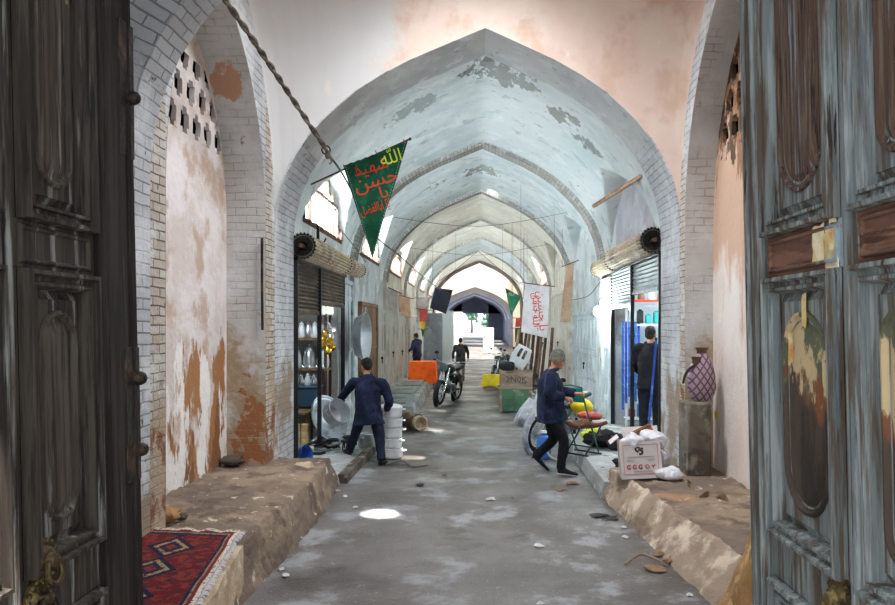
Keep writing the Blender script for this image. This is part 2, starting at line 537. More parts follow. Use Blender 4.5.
    M['banner_white'] = m('banner_white', '#e9e4e6', [('#d9d4d8', 4, .55, .1)], .9)
    M['canvas'] = m('canvas', '#d3ccc7', [('#bdb5ae', 3, .54, .1)], .95, bump=.3)
    M['canvas_tan'] = m('canvas_tan', '#c9a98c', [('#b3927a', 3, .54, .1)], .95, bump=.3)
    M['tarp'] = m('tarp', '#a9acb2', [('#8d9096', 5, .54, .08), ('#c3c6cb', 7, .58, .06)], .45, bump=.5, bscale=12)
    M['bag_clear'] = m('bag_clear', '#e8eaf0', [('#cfd3de', 9, .54, .08)], .3, bump=.8, bscale=26, spec=.6)
    M['orange'] = m('orange', '#f0641a', [('#dd5412', 5, .55, .1)], .8, bump=.3)
    M['yellow'] = m('yellow', '#e9cf2d', [('#d3b91f', 5, .55, .1)], .7, bump=.3)
    M['yellow_green'] = m('yellow_green', '#d5df3a', [], .6)
    M['teal'] = m('teal', '#1fb2b0', [('#39c9c2', 6, .56, .08)], .4, spec=.5)
    M['green_metal'] = m('green_metal', '#2f6d57', [], .45, spec=.5)
    M['seat_rust'] = m('seat_rust', '#6e4531', [('#8a3b2c', 5, .55, .05), ('#a78a6a', 8, .62, .05)], .8, bump=.4)
    M['redcloth'] = m('redcloth', '#a23a35', [('#c25248', 6, .55, .07), ('#d9b9a9', 9, .66, .04)], .7, bump=.4)
    M['blue_plastic'] = m('blue_plastic', '#2a63ad', [('#3a79c9', 5, .55, .1)], .4, spec=.5)
    M['blue_bin'] = m('blue_bin', '#36556f', [('#2a445c', 4, .55, .1)], .45, spec=.5)
    M['blue_paint'] = m('blue_paint', '#2f4fae', [('#5a78c8', 6, .58, .06)], .5)
    M['white_plastic'] = m('white_plastic', '#eceeee', [('#dcdfdf', 4, .56, .1)], .4, spec=.5)
    M['cardboard'] = m('cardboard', '#a2734a', [('#8d6340', 4, .55, .08)], .9)
    M['box_white'] = m('box_white', '#dcd5d4', [('#cbc4c4', 4, .56, .1)], .8)
    M['print_red'] = m('print_red', '#b4544c', [], .85)
    M['print_dark'] = m('print_dark', '#453f45', [], .85)
    M['print_grey'] = m('print_grey', '#9a939a', [], .85)
    M['crate_green'] = m('crate_green', '#557a5c', [('#436450', 2.5, .52, .08), ('#7e8f78', 4, .6, .05), ('#6b5b46', 3, .66, .04)], .8, bump=.4)
    M['crate_brown'] = m('crate_brown', '#8e7767', [('#a68f7d', 2.4, .53, .08, (1, 1, 5)), ('#6d584b', 3, .58, .05, (1, 1, 5))], .85, bump=.4)
    M['wood'] = m('wood', '#8d6f55', [('#6e533e', 2.4, .53, .08, (6, 6, .7)), ('#a98a6d', 4, .6, .05, (6, 6, .7))], .8, bump=.4)
    M['wood_dark'] = m('wood_dark', '#5a3f32', [('#47302a', 2.4, .53, .08, (6, 6, .7)), ('#77594a', 4, .6, .05, (6, 6, .7))], .8, bump=.4)
    M['door_brown'] = m('door_brown', '#83664f', [('#9a7d65', 1.6, .52, .06, (6, 6, .5)), ('#64493a', 2.4, .57, .05, (6, 6, .5)), ('#7a4a30', 1.4, .62, .05, None, (2, 1.6, .4))], .8, .15, bump=.4)
    M['door_pale'] = m('door_pale', '#d6d2c8', [('#b5b0a4', 1.5, .52, .07, (6, 6, .5)), ('#d9d9d4', 2.4, .57, .05, (6, 6, .5)), ('#8f7c69', 1.7, .65, .03, (4, 4, .7))], .8, bump=.4)
    M['door_white'] = m('door_white', '#ccd3d6', [('#b1b9bd', 1.5, .53, .07, (3, 3, 1)), ('#e0e6e8', 2.4, .57, .05), ('#7f7a74', 2.2, .67, .03)], .65, bump=.3)
    M['stone'] = m('stone', '#6f685c', [('#544d43', 2.4, .52, .08), ('#8d8677', 3.6, .58, .06), ('#3d3832', 5, .66, .04)], .92, bump=.7, bscale=20)
    M['rock'] = m('rock', '#5c5148', [('#3f3730', 4, .53, .08), ('#84766a', 6, .6, .05)], .95, bump=.8)
    M['brickbit'] = m('brickbit', '#a9835c', [('#8b6846', 4, .53, .08), ('#c4a683', 6, .6, .05)], .95, bump=.7)
    M['jar_clay'] = m('jar_clay', '#6e5a4a', [('#4d3f35', 4, .53, .08)], .85, bump=.4)
    M['litter_white'] = m('litter_white', '#cfd0d2', [('#b5b4b2', 9, .55, .1)], .8)
    M['litter_brown'] = m('litter_brown', '#8c7257', [('#6d5640', 9, .55, .1)], .9)
    M['cable'] = m('cable', '#3a3633', [('#6a635d', 14, .55, .08)], .8, bump=.5)
    M['rope'] = m('rope', '#5d544d', [('#8d837a', 14, .55, .08)], .9, bump=.8, bscale=60)
    M['board_grey'] = m('board_grey', '#8f9aa6', [('#7a8591', 2, .53, .08), ('#a4aeb8', 3, .58, .06)], .6, bump=.2)
    M['fridge'] = m('fridge', '#dfe6ea', [], .35, spec=.5)
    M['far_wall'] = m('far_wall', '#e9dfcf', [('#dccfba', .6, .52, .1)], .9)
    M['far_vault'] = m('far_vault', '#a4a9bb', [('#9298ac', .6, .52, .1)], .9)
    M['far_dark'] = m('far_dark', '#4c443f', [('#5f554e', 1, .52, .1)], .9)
    M['tree'] = m('tree', '#5d7f6c', [('#7f9c84', 2, .52, .1)], .9)
    M['bulb'] = glow('bulb', '#e9fbff', 60)
    M['tube_light'] = glow('tube_light', '#eaf6ff', 14)
    # glass panes
    t = NT('glass')
    t.bsdf.inputs['Base Color'].default_value = lin('#dcecf2')
    t.bsdf.inputs['Roughness'].default_value = .5
    t.bsdf.inputs['Transmission Weight'].default_value = .88
    t.bsdf.inputs['IOR'].default_value = 1.1
    M['glass'] = t.m
    # the rug: borders and diamonds drawn from its own coordinates (x across, y along)
    t = NT('rug')
    tc = t.n('ShaderNodeTexCoord')
    sp = t.n('ShaderNodeSeparateXYZ')
    t.l(tc.outputs['UV'], sp.inputs[0])
    ax = t.mul(t.mul(sp.outputs[0], -.5, 'ADD'), 0, 'ADD')
    axx = t.n('ShaderNodeMath', operation='ABSOLUTE')
    t.l(ax, axx.inputs[0])
    ayy = t.n('ShaderNodeMath', operation='ABSOLUTE')
    t.l(t.mul(sp.outputs[1], -.5, 'ADD'), ayy.inputs[0])
    edge = t.mul(axx.outputs[0], ayy.outputs[0], 'MAXIMUM')
    fr = t.n('ShaderNodeMath', operation='PINGPONG')
    fr.inputs[1].default_value = .125
    t.l(sp.outputs[1], fr.inputs[0])
    dia = t.mul(t.mul(axx.outputs[0], .62), fr.outputs[0], 'ADD')
    col = t.mix(t.ramp(t.noise(14, 4), .46, .56), lin('#5f2021'), lin('#7a322c'))
    for a, b, c in ((.135, .13, '#1d2236'), (.1, .095, '#94805f'), (.07, .065, '#23273d'), (.035, .03, '#83312a')):
        col = t.mix(t.ramp(dia, a, b), col, lin(c))
    mot = t.ramp(t.noise(26, 2), .55, .6)
    col = t.mix(mot, col, lin('#3a2a35'))
    for a, b, c in ((.40, .405, '#1d2338'), (.425, .43, '#8d7b66'), (.44, .445, '#6f2a28'), (.468, .472, '#c4baab')):
        col = t.mix(t.ramp(edge, a, b), col, lin(c))
    ed2 = t.mul(t.ramp(edge, .40, .405), t.ramp(t.noise(40, 2), .56, .6))
    col = t.mix(ed2, col, lin('#4a3540'))
    t.l(col, t.bsdf.inputs['Base Color'])
    t.bsdf.inputs['Roughness'].default_value = 1
    t.bsdf.inputs['Specular IOR Level'].default_value = .1
    M['rug'] = t.m
    # patterned cloth of the wrapped jar: a lozenge net
    t = NT('jar_cloth')
    w = []
    for sgn in (1, -1):
        tc = t.n('ShaderNodeTexCoord')
        sp = t.n('ShaderNodeSeparateXYZ')
        t.l(tc.outputs['Object'], sp.inputs[0])
        q = t.mul(t.mul(sp.outputs[0], 85), t.mul(sp.outputs[2], 55 * sgn), 'ADD')
        sn = t.n('ShaderNodeMath', operation='SINE')
        t.l(q, sn.inputs[0])
        w.append(t.ramp(sn.outputs[0], .55, .85))
    net = t.mul(w[0], w[1], 'MAXIMUM')
    t.l(t.mix(net, lin('#a58c93'), lin('#5b4660')), t.bsdf.inputs['Base Color'])
    t.bsdf.inputs['Roughness'].default_value = .9
    M['jar_cloth'] = t.m


palette()

# ------------------------------------------------------------------ the passage: profiles
DOME = 2.75
CX, AX = -.01, .1     # middle of the passage, lean of the apex
WB, AP, ZS = 2.44, 5.58, 3.15          # half width, apex height, springing height of the ribs
PF = [(0, 1), (.09, .962), (.223, .903), (.36, .842), (.5, .765), (.61, .692), (.70, .613), (.78, .535), (.85, .45), (.91, .355), (.96, .24), (.99, .11), (1, 0)]


def pz(u):
    u = min(1, abs(u))
    for (a, b), (c, d) in zip(PF, PF[1:]):
        if u <= c:
            return b + (d - b) * (u - a) / (c - a)
    return 0


US = sorted({-u for u, _ in PF} | {u for u, _ in PF})
US = [u + (v - u) * k / 3 for u, v in zip(US, US[1:]) for k in range(3)] + [1]

RIBS = [(5.2, 5.57), (8.98, 9.9), (14.75, 15.15), (19.95, 20.3), (25.5, 25.8), (30.6, 30.9), (36, 36.3), (41.6, 43.2)]
SUN = Vector((-1.1, 1.2, -5.7)).normalized()
PATCH = [(380, 513), (412, 457), (436, 429), (438, 410), (454, 396)]


def rib(y0, y1, name, m, label, w=WB, ap=AP, zs=ZS, top=.3, floor=0.0, cx=CX, ring=.16):
    """a pointed arch on two jambs; its own outline is a band of brick"""
    inner = [(cx - w, floor), (cx - w, zs * .5)] + [(cx + u * w + AX * (1 - abs(u)), zs + (ap - zs) * pz(u)) for u in US] + [(cx + w, zs * .5), (cx + w, floor)]
    outer = [(cx - w - ring, floor), (cx - w - ring, zs * .5)] + [(cx + u * (w + ring) + AX * (1 - abs(u)), zs + (ap + top - zs) * pz(u)) for u in US] + [(cx + w + ring, zs * .5), (cx + w + ring, floor)]
    mb = MB()
    n = len(inner)
    L = [0]
    for a, b in zip(inner, inner[1:]):
        L.append(L[-1] + math.dist(a, b))

    def strip(A, ya, B, yb, va, vb):
        o = len(mb.v)
        for i in range(n):
            for (q, yy, vv) in ((A[i], ya, va), (B[i], yb, vb)):
                mb.v.append(Vector((q[0], yy, q[1])))
                mb.uv[len(mb.v) - 1] = (vv, L[i])
        for i in range(n - 1):
            mb.f.append((o + 2 * i, o + 2 * i + 1, o + 2 * i + 3, o + 2 * i + 2))
    strip(outer, y0, inner, y0, 0, ring)
    strip(inner, y0, inner, y1, 0, y1 - y0)
    strip(inner, y1, outer, y1, 0, ring)
    strip(outer, y1, outer, y0, 0, y1 - y0)
    return struct(mb, name, m, label, 30)


# the two main arches carry brick on the jambs and plaster on the curve: one mesh, two materials
def split_mat(o, m2, fn):
    o.data.materials.append(M[m2])
    for p in o.data.polygons:
        if fn(p.center):
            p.material_index = len(o.data.materials) - 1


r0 = rib(*RIBS[0], 'trim_1', 'whitebrick', 'pointed arch just inside the gate', ring=1.3, top=1.9)
r1 = rib(*RIBS[1], 'trim_2', 'whitebrick', 'broad grey plaster pointed arch on white brick jambs', ring=.2)
split_mat(r1, 'soffit', lambda c: c.z > 3.9 and abs(c.x - CX) < WB * .86)
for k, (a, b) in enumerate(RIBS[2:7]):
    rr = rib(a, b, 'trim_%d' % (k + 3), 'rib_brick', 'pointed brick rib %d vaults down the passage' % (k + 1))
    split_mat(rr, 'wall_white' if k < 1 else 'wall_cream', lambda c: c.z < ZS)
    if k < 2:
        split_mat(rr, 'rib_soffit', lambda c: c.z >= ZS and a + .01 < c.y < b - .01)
    if k > 1:
        split_mat(rr, 'cream_vault', lambda c: c.z >= ZS and a + .01 < c.y < b - .01)
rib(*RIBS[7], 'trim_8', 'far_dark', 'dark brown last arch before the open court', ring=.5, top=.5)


def lunette(t, rise=1.45, half=.36):
    """side vault height along a bay, t over 0..1"""
    return ZS + rise * pz((t - .5) / half) if abs(t - .5) < half else 0


def cutters(y0, y1, oculus=None):
    out = []
    for (px, py) in PATCH:
        g = G(px, py)
        top = g - SUN * (6.6 / -SUN.z)
        cy = (g - SUN * (5.6 / -SUN.z)).y
        if y0 < cy < y1:
            out.append((g - SUN * (3.2 / -SUN.z), g - SUN * (8.4 / -SUN.z), .2))
    if oculus:
        out.append((Vector((CX, oculus, 5.2)), Vector((CX, oculus, 9.5)), .55))
    return out


def vault(name, y0, y1, m, label, crown=.12, dome=False, oculus=None):
    w, ap = WB + .1, AP + .1
    mb = MB()
    ny = 56 if y1 - y0 > 3 else 40
    us = [u + (v - u) * k / 2 for u, v in zip(US, US[1:]) for k in range(2)] + [1]
    nu = len(us) - 1

    def z(u, t):
        a = ZS + (ap - ZS) * pz(math.sqrt(u * u + .004 * (1 - u * u)))
        if dome:
            side = DOME * pz((t - .5) / .5)
            return (AP if u == 0 else ZS + (AP - ZS) * pz(u)) + side * (.6 + .4 * u * u)
        a += crown * math.sin(PI * t)
        return max(a, lunette(t))
    ww = WB + .03 if dome else w
    mb.grid(lambda i, j: (CX + us[round(i * nu)] * ww + AX * (1 - abs(us[round(i * nu)])), y0 + (y1 - y0) * j, z(us[round(i * nu)], j)), nu, ny)
    n0 = len(mb.v)
    fs = list(mb.f)
    # upper face and rim: a closed shell .4 thick
    mb.v += [q + Vector((0, 0, .4)) for q in mb.v]
    mb.f = [tuple(reversed(f)) for f in fs] + [tuple(i + n0 for i in f) for f in fs]
    ring = [i for i in range(nu + 1)] + [j * (nu + 1) + nu for j in range(1, ny + 1)] + [ny * (nu + 1) + i for i in range(nu - 1, -1, -1)] + [j * (nu + 1) for j in range(ny - 1, 0, -1)]
    for a, b in zip(ring, ring[1:] + ring[:1]):
        mb.f.append((a, b, b + n0, a + n0))
    o = struct(mb, name, m, label, 0)
    cs = cutters(y0, y1, oculus)
    if cs:
        cb = MB()
        for a, b, r in cs:
            cb.cyl(a, b, r, n=28)
        c = cb.build('cutter', m, smooth=0)
        bo = o.modifiers.new('b', 'BOOLEAN')
        bo.object = c
        bo.operation = 'DIFFERENCE'
        bo.solver = 'EXACT'
        baked(o)
        bpy.data.objects.remove(c)
    o.data.polygons.foreach_set('use_smooth', [True] * len(o.data.polygons))
    o.data.set_sharp_from_angle(angle=R(28))
    return o


vault('ceiling_1', RIBS[0][1], RIBS[1][0], 'pink', 'pink plastered domed vault over the entrance bay', dome=True)
BAYS = [(RIBS[i][1], RIBS[i + 1][0]) for i in range(1, 7)]
for k, (a, b) in enumerate(BAYS):
    vault('ceiling_%d' % (k + 2), a, b, 'white_vault' if k in (0, 1, 4) else 'cream_vault', 'whitewashed vault of the passage, bay %d beyond the broad arch' % (k + 1))
# gate vestibule between the leaves and the first arch
vb = MB()
vb.bx(-3.2, 3.2, 1.7, 5.25, 5.0, 5.3)
struct(vb, 'ceiling_0', 'soffit', 'flat soffit above the gate')


def columns(mb, X, ys, top, holes, uvy=0.0):
    """wall in the plane x = X cut into columns; holes = (y0, y1, z0, z1 or function)"""
    br = set(ys)
    for h in holes:
        br |= {h[0], h[1]}
    br = sorted(br)
    for a, b in zip(br, br[1:]):
        if b - a < 1e-6:
            continue
        mid = (a + b) / 2
        iv = [[(0, 0), (top(a + 1e-5), top(b - 1e-5))]]
        for h in holes:
            if h[0] - 1e-6 <= mid <= h[1] + 1e-6:
                f0 = h[2] if callable(h[2]) else (lambda y, q=h[2]: q)
                f1 = h[3] if callable(h[3]) else (lambda y, q=h[3]: q)
                nv = []
                for lo, hi in iv:
                    if hi[0] <= f0(a) + 1e-6 and hi[1] <= f0(b) + 1e-6 or lo[0] >= f1(a) - 1e-6 and lo[1] >= f1(b) - 1e-6:
                        nv.append([lo, hi])
                    else:
                        nv += [[lo, (f0(a), f0(b))], [(f1(a), f1(b)), hi]]
                iv = nv
        for lo, hi in iv:
            if hi[0] - lo[0] < .005 and hi[1] - lo[1] < .005:
                continue
            o = len(mb.v)
            for yy, zz in ((a, lo[0]), (b, lo[1]), (b, hi[1]), (a, hi[0])):
                mb.v.append(Vector((X, yy, zz)))
                mb.uv[len(mb.v) - 1] = (yy, zz)
            mb.f.append((o, o + 1, o + 2, o + 3))


def thicken(o, X, t=.22):
    s = o.modifiers.new('solid', 'SOLIDIFY')
    s.thickness = t
    # faces run y then z, so their normal is +x: outward is -x on the left, +x on the right
    s.offset = -1 if X < 0 else 1
    return o


# ---- bay 1: niches
NICHE = {'left': (CX - WB, -2.90, 5.84, 8.6, 3.15, 5.3), 'right': (CX + WB, 2.76, 5.7, 8.75, 3.1, 5.6)}
b0, b1 = RIBS[0][1], RIBS[1][0]


def dome_side(y):
    return ZS + DOME * pz(((y - b0) / (b1 - b0) - .5) / .5)


for side, (X, XB, y0, y1, zs, ap) in NICHE.items():
    mid, hw = (y0 + y1) / 2, (y1 - y0) / 2
    arch = lambda y: zs + (ap - zs) * pz((y - mid) / hw) if abs(y - mid) <= hw + 1e-4 else zs
    ys = [b0 + (b1 - b0) * i / 70 for i in range(71)] + [mid + hw * u for u in US]
    mb = MB()
    columns(mb, X, [y for y in ys if b0 <= y <= b1], lambda y: max(dome_side(y) + .05, arch(y) + .12 if y0 < y < y1 else 0), [(y0, y1, 0, arch)])
    wl = struct(mb, 'wall_%s_entrance' % side, 'brick_x', 'white brick face around the %s niche' % side, 0)
    split_mat(wl, 'whitebrick', lambda c: c.z > 3.1)
    thicken(wl, X, .12)
    # soffit and reveals of the niche
    e_ = .006
    path = [(y0 + e_, 0), (y0 + e_, zs / 2)] + [(mid + (hw - e_) * u, arch(mid + hw * u) - e_) for u in US] + [(y1 - e_, zs / 2), (y1 - e_, 0)]
    mb = MB()
    s = 0
    for i, (y, z) in enumerate(path):
        s += math.dist(path[i - 1], (y, z)) if i else 0
        for x, v in ((X, 0), (XB, abs(XB - X))):
            mb.v.append(Vector((x, y, z)))
            mb.uv[len(mb.v) - 1] = (v, s)
    for i in range(len(path) - 1):
        mb.f.append((2 * i, 2 * i + 1, 2 * i + 3, 2 * i + 2))
    rv = struct(mb, 'trim_niche_%s' % side, 'reveal', 'reveal and soffit of the %s niche' % side, 40)
    # back wall with the pierced brick screen near the top
    lz0, lz1, ly0, ly1 = (3.9, 4.7, 6.9, 8.42) if side == 'left' else (4.0, 5.2, 6.6, 8.5)
    mb = MB()
    columns(mb, XB, [mid + hw * u for u in US], lambda y: 6.05, [(ly0, ly1, lz0, lambda y: max(lz0, min(lz1, arch(y) - .1)))])
    bw = struct(mb, 'wall_%s_niche' % side, 'niche_' + side, 'peeling plaster back wall of the %s niche' % side, 0)
    cell = .052
    ny_, nz_ = int((ly1 - ly0) / cell) + 1, int((lz1 - lz0) / cell) + 1
    mb = MB()
    sg = -1 if side == 'left' else 1
    for i in range(ny_):
        for j in range(nz_):
            y, z = ly0 + i * cell, lz0 + j * cell
            if z > arch(min(y1, y + cell / 2)) + .06 and z > lz0:
                continue
            # stepped, cross-shaped openings in staggered rows
            row = j // 6
            u, v = (i + (3 if row % 2 else 0)) % 6, j % 6
            if (u in (2, 3) and v < 5) or (u in (1, 4) and 0 < v < 4):
                continue
            mb.bx(XB, XB + sg * .05, y, y + cell + .002, z, z + cell + .002)
    rough_up(mb, .012, 9)
    struct(mb, 'trim_screen_%s' % side, 'niche_' + side, 'pierced brick screen of cross-shaped openings high in the %s niche' % side, 0)
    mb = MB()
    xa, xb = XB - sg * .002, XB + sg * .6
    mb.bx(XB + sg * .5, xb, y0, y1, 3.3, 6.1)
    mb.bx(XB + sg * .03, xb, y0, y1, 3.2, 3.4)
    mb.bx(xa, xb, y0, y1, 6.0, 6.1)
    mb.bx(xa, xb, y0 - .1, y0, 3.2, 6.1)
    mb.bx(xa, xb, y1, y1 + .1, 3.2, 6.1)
    struct(mb, 'wall_%s_cavity' % side, 'dark', 'near-black box standing for the shade behind the pierced screen', 0)

# ---- bays 2 and on: side walls
OPEN = {('left', 0): [(9.95, 13.5, 0, 2.93)], ('right', 0): [(9.95, 13.6, 0, 2.98)]}
WINDOWS = []
wn = 0
for k, (a, b) in enumerate(BAYS):
    for side, sg in (('left', -1), ('right', 1)):
        X = CX + sg * (WB + .09)
        lun = lambda y: max(ZS + .02, lunette((y - a) / (b - a)) + .03)
        h = list(OPEN.get((side, k), []))
        mid, hw = (a + b) / 2, (b - a) * .36
        window = side == 'left' or k in (3, 5)  # past the first left bay these windows are added to light the vaults
        if window:
            q = .86
            h.append((mid - hw * q, mid + hw * q, 3.55, lambda y: max(3.56, lunette((y - a) / (b - a)) - .12)))
        mb = MB()
        ys = [a + (b - a) * i / 60 for i in range(61)]
        columns(mb, X, ys, lun, h)
        o = struct(mb, 'wall_%s_%d' % (side, k + 1), ('wall_white' if k < 2 else 'wall_cream'), '%s wall of the passage, bay %d' % (side, k + 1), 0)
        if k == 0 and side == 'right':
            split_mat(o, 'wall_grey', lambda c: c.z > 3.1)
        thicken(o, X, .22)
        if window:
            wn += 1
            w = thing('window_%d' % wn, 'tall-paned lunette window, past the first bay added for light, in the %s wall, bay %d' % (side, k + 1), None, kind='structure')
            w['category'] = 'window'
            fb = MB()
            xo = X + sg * .04
            fb.bx(xo - .05, xo + .05, mid - hw * .88, mid + hw * .88, 3.5, 3.58)
            nb = 7
            for i in range(nb + 1):
                y = mid - hw * .84 + 2 * hw * .84 * i / nb
                zt = lunette((y - a) / (b - a)) - .1
                fb.bx(min(xo, xo - sg * .07), max(xo, xo - sg * .07), y - .028, y + .028, 3.55, max(3.6, zt))
            pts = [(xo, mid + hw * .86 * u, max(3.57, lunette((mid + hw * .86 * u - a) / (b - a)) - .12)) for u in US]
            fb.tube(pts, .04, 6, 1)
            zc = 3.55 + .55
            fb.bx(min(xo, xo - sg * .06), max(xo, xo - sg * .06), mid - hw * .62, mid + hw * .62, zc - .025, zc + .025)
            fb.build('window_frame', 'wood_dark', w)
            gb = MB()
            for p, q in zip(pts, pts[1:]):
                gb.add([(xo, p[1], 3.55), (xo, q[1], 3.55), (xo, q[1], q[2]), (xo, p[1], p[2])], [(0, 1, 2, 3)])
            gb.build('glass', 'glass', w)
            WINDOWS.append((X + sg * .3, mid, 3.95, sg, hw, k))

# shops behind the first two openings
for side, sg, m in (('left', -1, 'shop_wall'), ('right', 1, 'shop_white')):
    X = CX + sg * (WB + .32)
    mb = MB()
    x1 = sg * 5.0
    yA, yB, zt = 9.7, 13.75 if side == 'left' else 14.4, 3.0
    lo, hi = min(X, x1), max(X, x1)
    mb.bx(x1, x1 + sg * .1, yA, yB, 0, zt)
    mb.bx(lo, hi, yA - .1, yA, 0, zt)
    mb.bx(lo, hi, yB, yB + .1, 0, zt)
    mb.bx(lo, hi, yA - .1, yB + .1, zt, zt + .1)
    struct(mb, 'wall_%s_shop' % side, m, 'inside walls of the %s shop' % side, 0)

# gate wall beside the leaves
for side, x0, x1 in (('left', -3.4, -1.62), ('right', 1.36, 3.4)):
    mb = MB()
    mb.bx(x0, x1, 1.55, 1.95, 0, 5.3)
    struct(mb, 'wall_%s_gate' % side, 'brick_y', 'gate wall on the %s' % side, 0)
    mb = MB()
    xe = -2.8 if side == 'left' else 2.8
    mb.bx(xe, xe + (-.3 if side == 'left' else .3), 1.9, 5.6, 0, 5.3)
    struct(mb, 'wall_%s_vestibule' % side, 'brick_x', 'brick wall behind the %s gate leaf' % side, 0)

# ---- ground
mb = MB()
NY = 150


def road(u, v):
    y = -5 + 135 * v ** 2.2
    x = -6.5 + 13 * u
    z = .018 * noise.noise(Vector((x * .8, y * .5, 0))) + .006 * noise.noise(Vector((x * 4, y * 3, 2)))
    z -= .03 * max(0, 1 - abs(x) / 1.6)
    z += max(0, y - 64) * .018
    return (x, y, z)


mb.grid(road, 70, NY)
struct(mb, 'floor', 'asphalt', 'worn grey asphalt lane of the bazaar', 60)


def ledge(name, label, m, prof, zt, back, amp=.03, n=40):
    """prof: (y, x at the foot, x at the top edge)"""
    mb = MB()
    ys = [prof[0][0] + (prof[-1][0] - prof[0][0]) * i / n for i in range(n + 1)]

    def at(y):
        for p, q in zip(prof, prof[1:]):
            if y <= q[0] + 1e-6:
                t = (y - p[0]) / (q[0] - p[0])
                return p[1] + (q[1] - p[1]) * t, p[2] + (q[2] - p[2]) * t, (p[3] + (q[3] - p[3]) * t if len(p) > 3 else zt)
    for y in ys:
        f, t_, z = at(y)
        sec = [(f, -.03)]
        for i in range(1, 11):
            k = i / 11
            sec.append((f + (t_ - f) * k, z * (k - .02)))
        sec.append((t_ + (t_ - f) * .05, z * .97))
        for i in range(1, 15):
            k = i / 14
            sec.append((t_ + (back - t_) * (.06 + .94 * k), z + .0))
        mb.v += [Vector((x, y, zz)) for x, zz in sec]
    k = 26
    for i in range(n):
        for j in range(k - 1):
            a = i * k + j
            mb.f.append((a, a + 1, a + k + 1, a + k))
    for e in (0, n):
        base = [e * k + j for j in range(k)]
        mb.v.append(Vector((back, ys[e], -.03)))
        mb.f.append(tuple(base + [len(mb.v) - 1]) if e == 0 else tuple(reversed(base + [len(mb.v) - 1])))
    rough_up(mb, amp, 5)
    rough_up(mb, amp * .5, 15)
    rough_up(mb, amp * .25, 34)
    o = struct(mb, name, m, label, 35)
    if m == 'mud_right':
        # trodden dirt lies on top, the scraped plaster shows on the face
        o.data.materials.append(M['mud'])
        for p in o.data.polygons:
            if p.index < n * 25 and p.index % 25 >= 11:
                p.material_index = 1
    return o


ledge('baseboard_left', 'worn mud ledge along the left niche', 'mud', [(3.4, -1.5, -1.52, .4), (4.3, -1.56, -1.6, .4), (5.3, -1.68, -1.8, .4), (5.75, -1.66, -1.78, .4), (6.5, -1.62, -1.72, .42), (8.0, -1.64, -1.72, .42), (9.25, -1.72, -1.84, .36)], .4, -3.0, .035, 110)
ledge('baseboard_right', 'worn mud ledge along the right niche', 'mud_right', [(4.9, 1.68, 1.98, .3), (5.6, 1.64, 1.92, .31), (7.8, 1.49, 1.70, .33), (8.75, 1.44, 1.55, .34)], .3, 2.9, .032, 90)
ledge('baseboard_stub', 'orange mud stub of the ledge beside the right gate leaf', 'mud_orange', [(4.0, 1.5, 1.66, .78), (4.85, 1.58, 1.78, .7), (5.15, 1.62, 1.86, .48)], .7, 2.4, .03, 16)
ledge('baseboard_sidewalk_left', 'grey concrete sidewalk before the pot shop', 'concrete', [(9.2, -1.74, -1.76), (15.4, -1.62, -1.64)], .09, -5.0, .008, 40)
ledge('baseboard_sidewalk_right', 'pale concrete sidewalk before the right shop', 'concrete', [(8.6, 1.42, 1.46), (12, 1.45, 1.48), (14.3, 1.55, 1.58)], .2, 5.0, .012, 40)
ledge('baseboard_sidewalk_right_far', 'low sidewalk further along the right wall', 'concrete', [(14.3, 1.6, 1.62), (42, 1.7, 1.72)], .13, 2.7, .01, 40)
ledge('baseboard_platform', 'slab-topped platform further along the left wall', 'concrete', [(15.9, -1.32, -1.4), (24.5, -1.5, -1.58)], .26, -2.7, .02, 30)
ledge('baseboard_sidewalk_left_far', 'low sidewalk far along the left wall', 'concrete', [(24.6, -1.9, -1.92), (42, -1.9, -1.92)], .13, -2.7, .01, 20)
cb = MB()
y = 9.35
while y < 15.3:
    d = rng.uniform(.5, .9)
    t = (y - 9.2) / 6.2
    cb.box((-1.70 + .1 * t, y + d / 2, .045), (.12, d - .03, .15), (0, 0, rng.uniform(-.03, .03)))
    y += d
rough_up(cb, .012, 8)
struct(cb, 'trim_curb_left', 'curb', 'dark worn curb stones before the pot shop', 30)
for i, (x, y, w, d) in enumerate([(-1.95, 17.3, .8, 1.9), (-1.98, 19.6, .75, 2.0), (-2.0, 22.2, .7, 2.4)]):
    sb = MB()
    sb.box((0, 0, .03), (w, d, .06))
    rough_up(sb, .01, 6)
    o = sb.build('paving_slab', 'concrete', loc=(x, y, .255), rot=(0, 0, .03 * (i - 1)), smooth=30, bevel=.01)
    tag(o, ['nearest of the grey slabs lying on the left platform', 'middle grey slab lying on the left platform', 'grey slab on the left platform nearest the orange cloth'][i], 'slab', 'slabs on the left platform')

# ---- open court and the second vault beyond
for side, sg in (('left', -1), ('right', 1)):
    mb = MB()
    mb.bx(sg * 3.1, sg * 9, 43.2, 66, 0, 7.5)
    struct(mb, 'wall_%s_court' % side, 'far_wall', 'sunlit %s wall of the open court' % side, 0)
rib(66, 67.2, 'trim_9', 'far_wall', 'stepped outer arch of the far vault', w=3.6, ap=5.4, zs=2.6, floor=-.2, ring=5.0, top=4.6, cx=-.35)
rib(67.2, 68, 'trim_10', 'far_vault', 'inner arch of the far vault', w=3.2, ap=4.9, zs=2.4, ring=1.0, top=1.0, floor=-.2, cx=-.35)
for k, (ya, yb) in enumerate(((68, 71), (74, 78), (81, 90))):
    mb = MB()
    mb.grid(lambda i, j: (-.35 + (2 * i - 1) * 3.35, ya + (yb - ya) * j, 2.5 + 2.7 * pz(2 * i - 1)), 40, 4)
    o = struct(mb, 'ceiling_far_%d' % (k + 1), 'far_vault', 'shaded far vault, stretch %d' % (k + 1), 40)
    thicken(o, -1, .4).modifiers[0].offset = 1
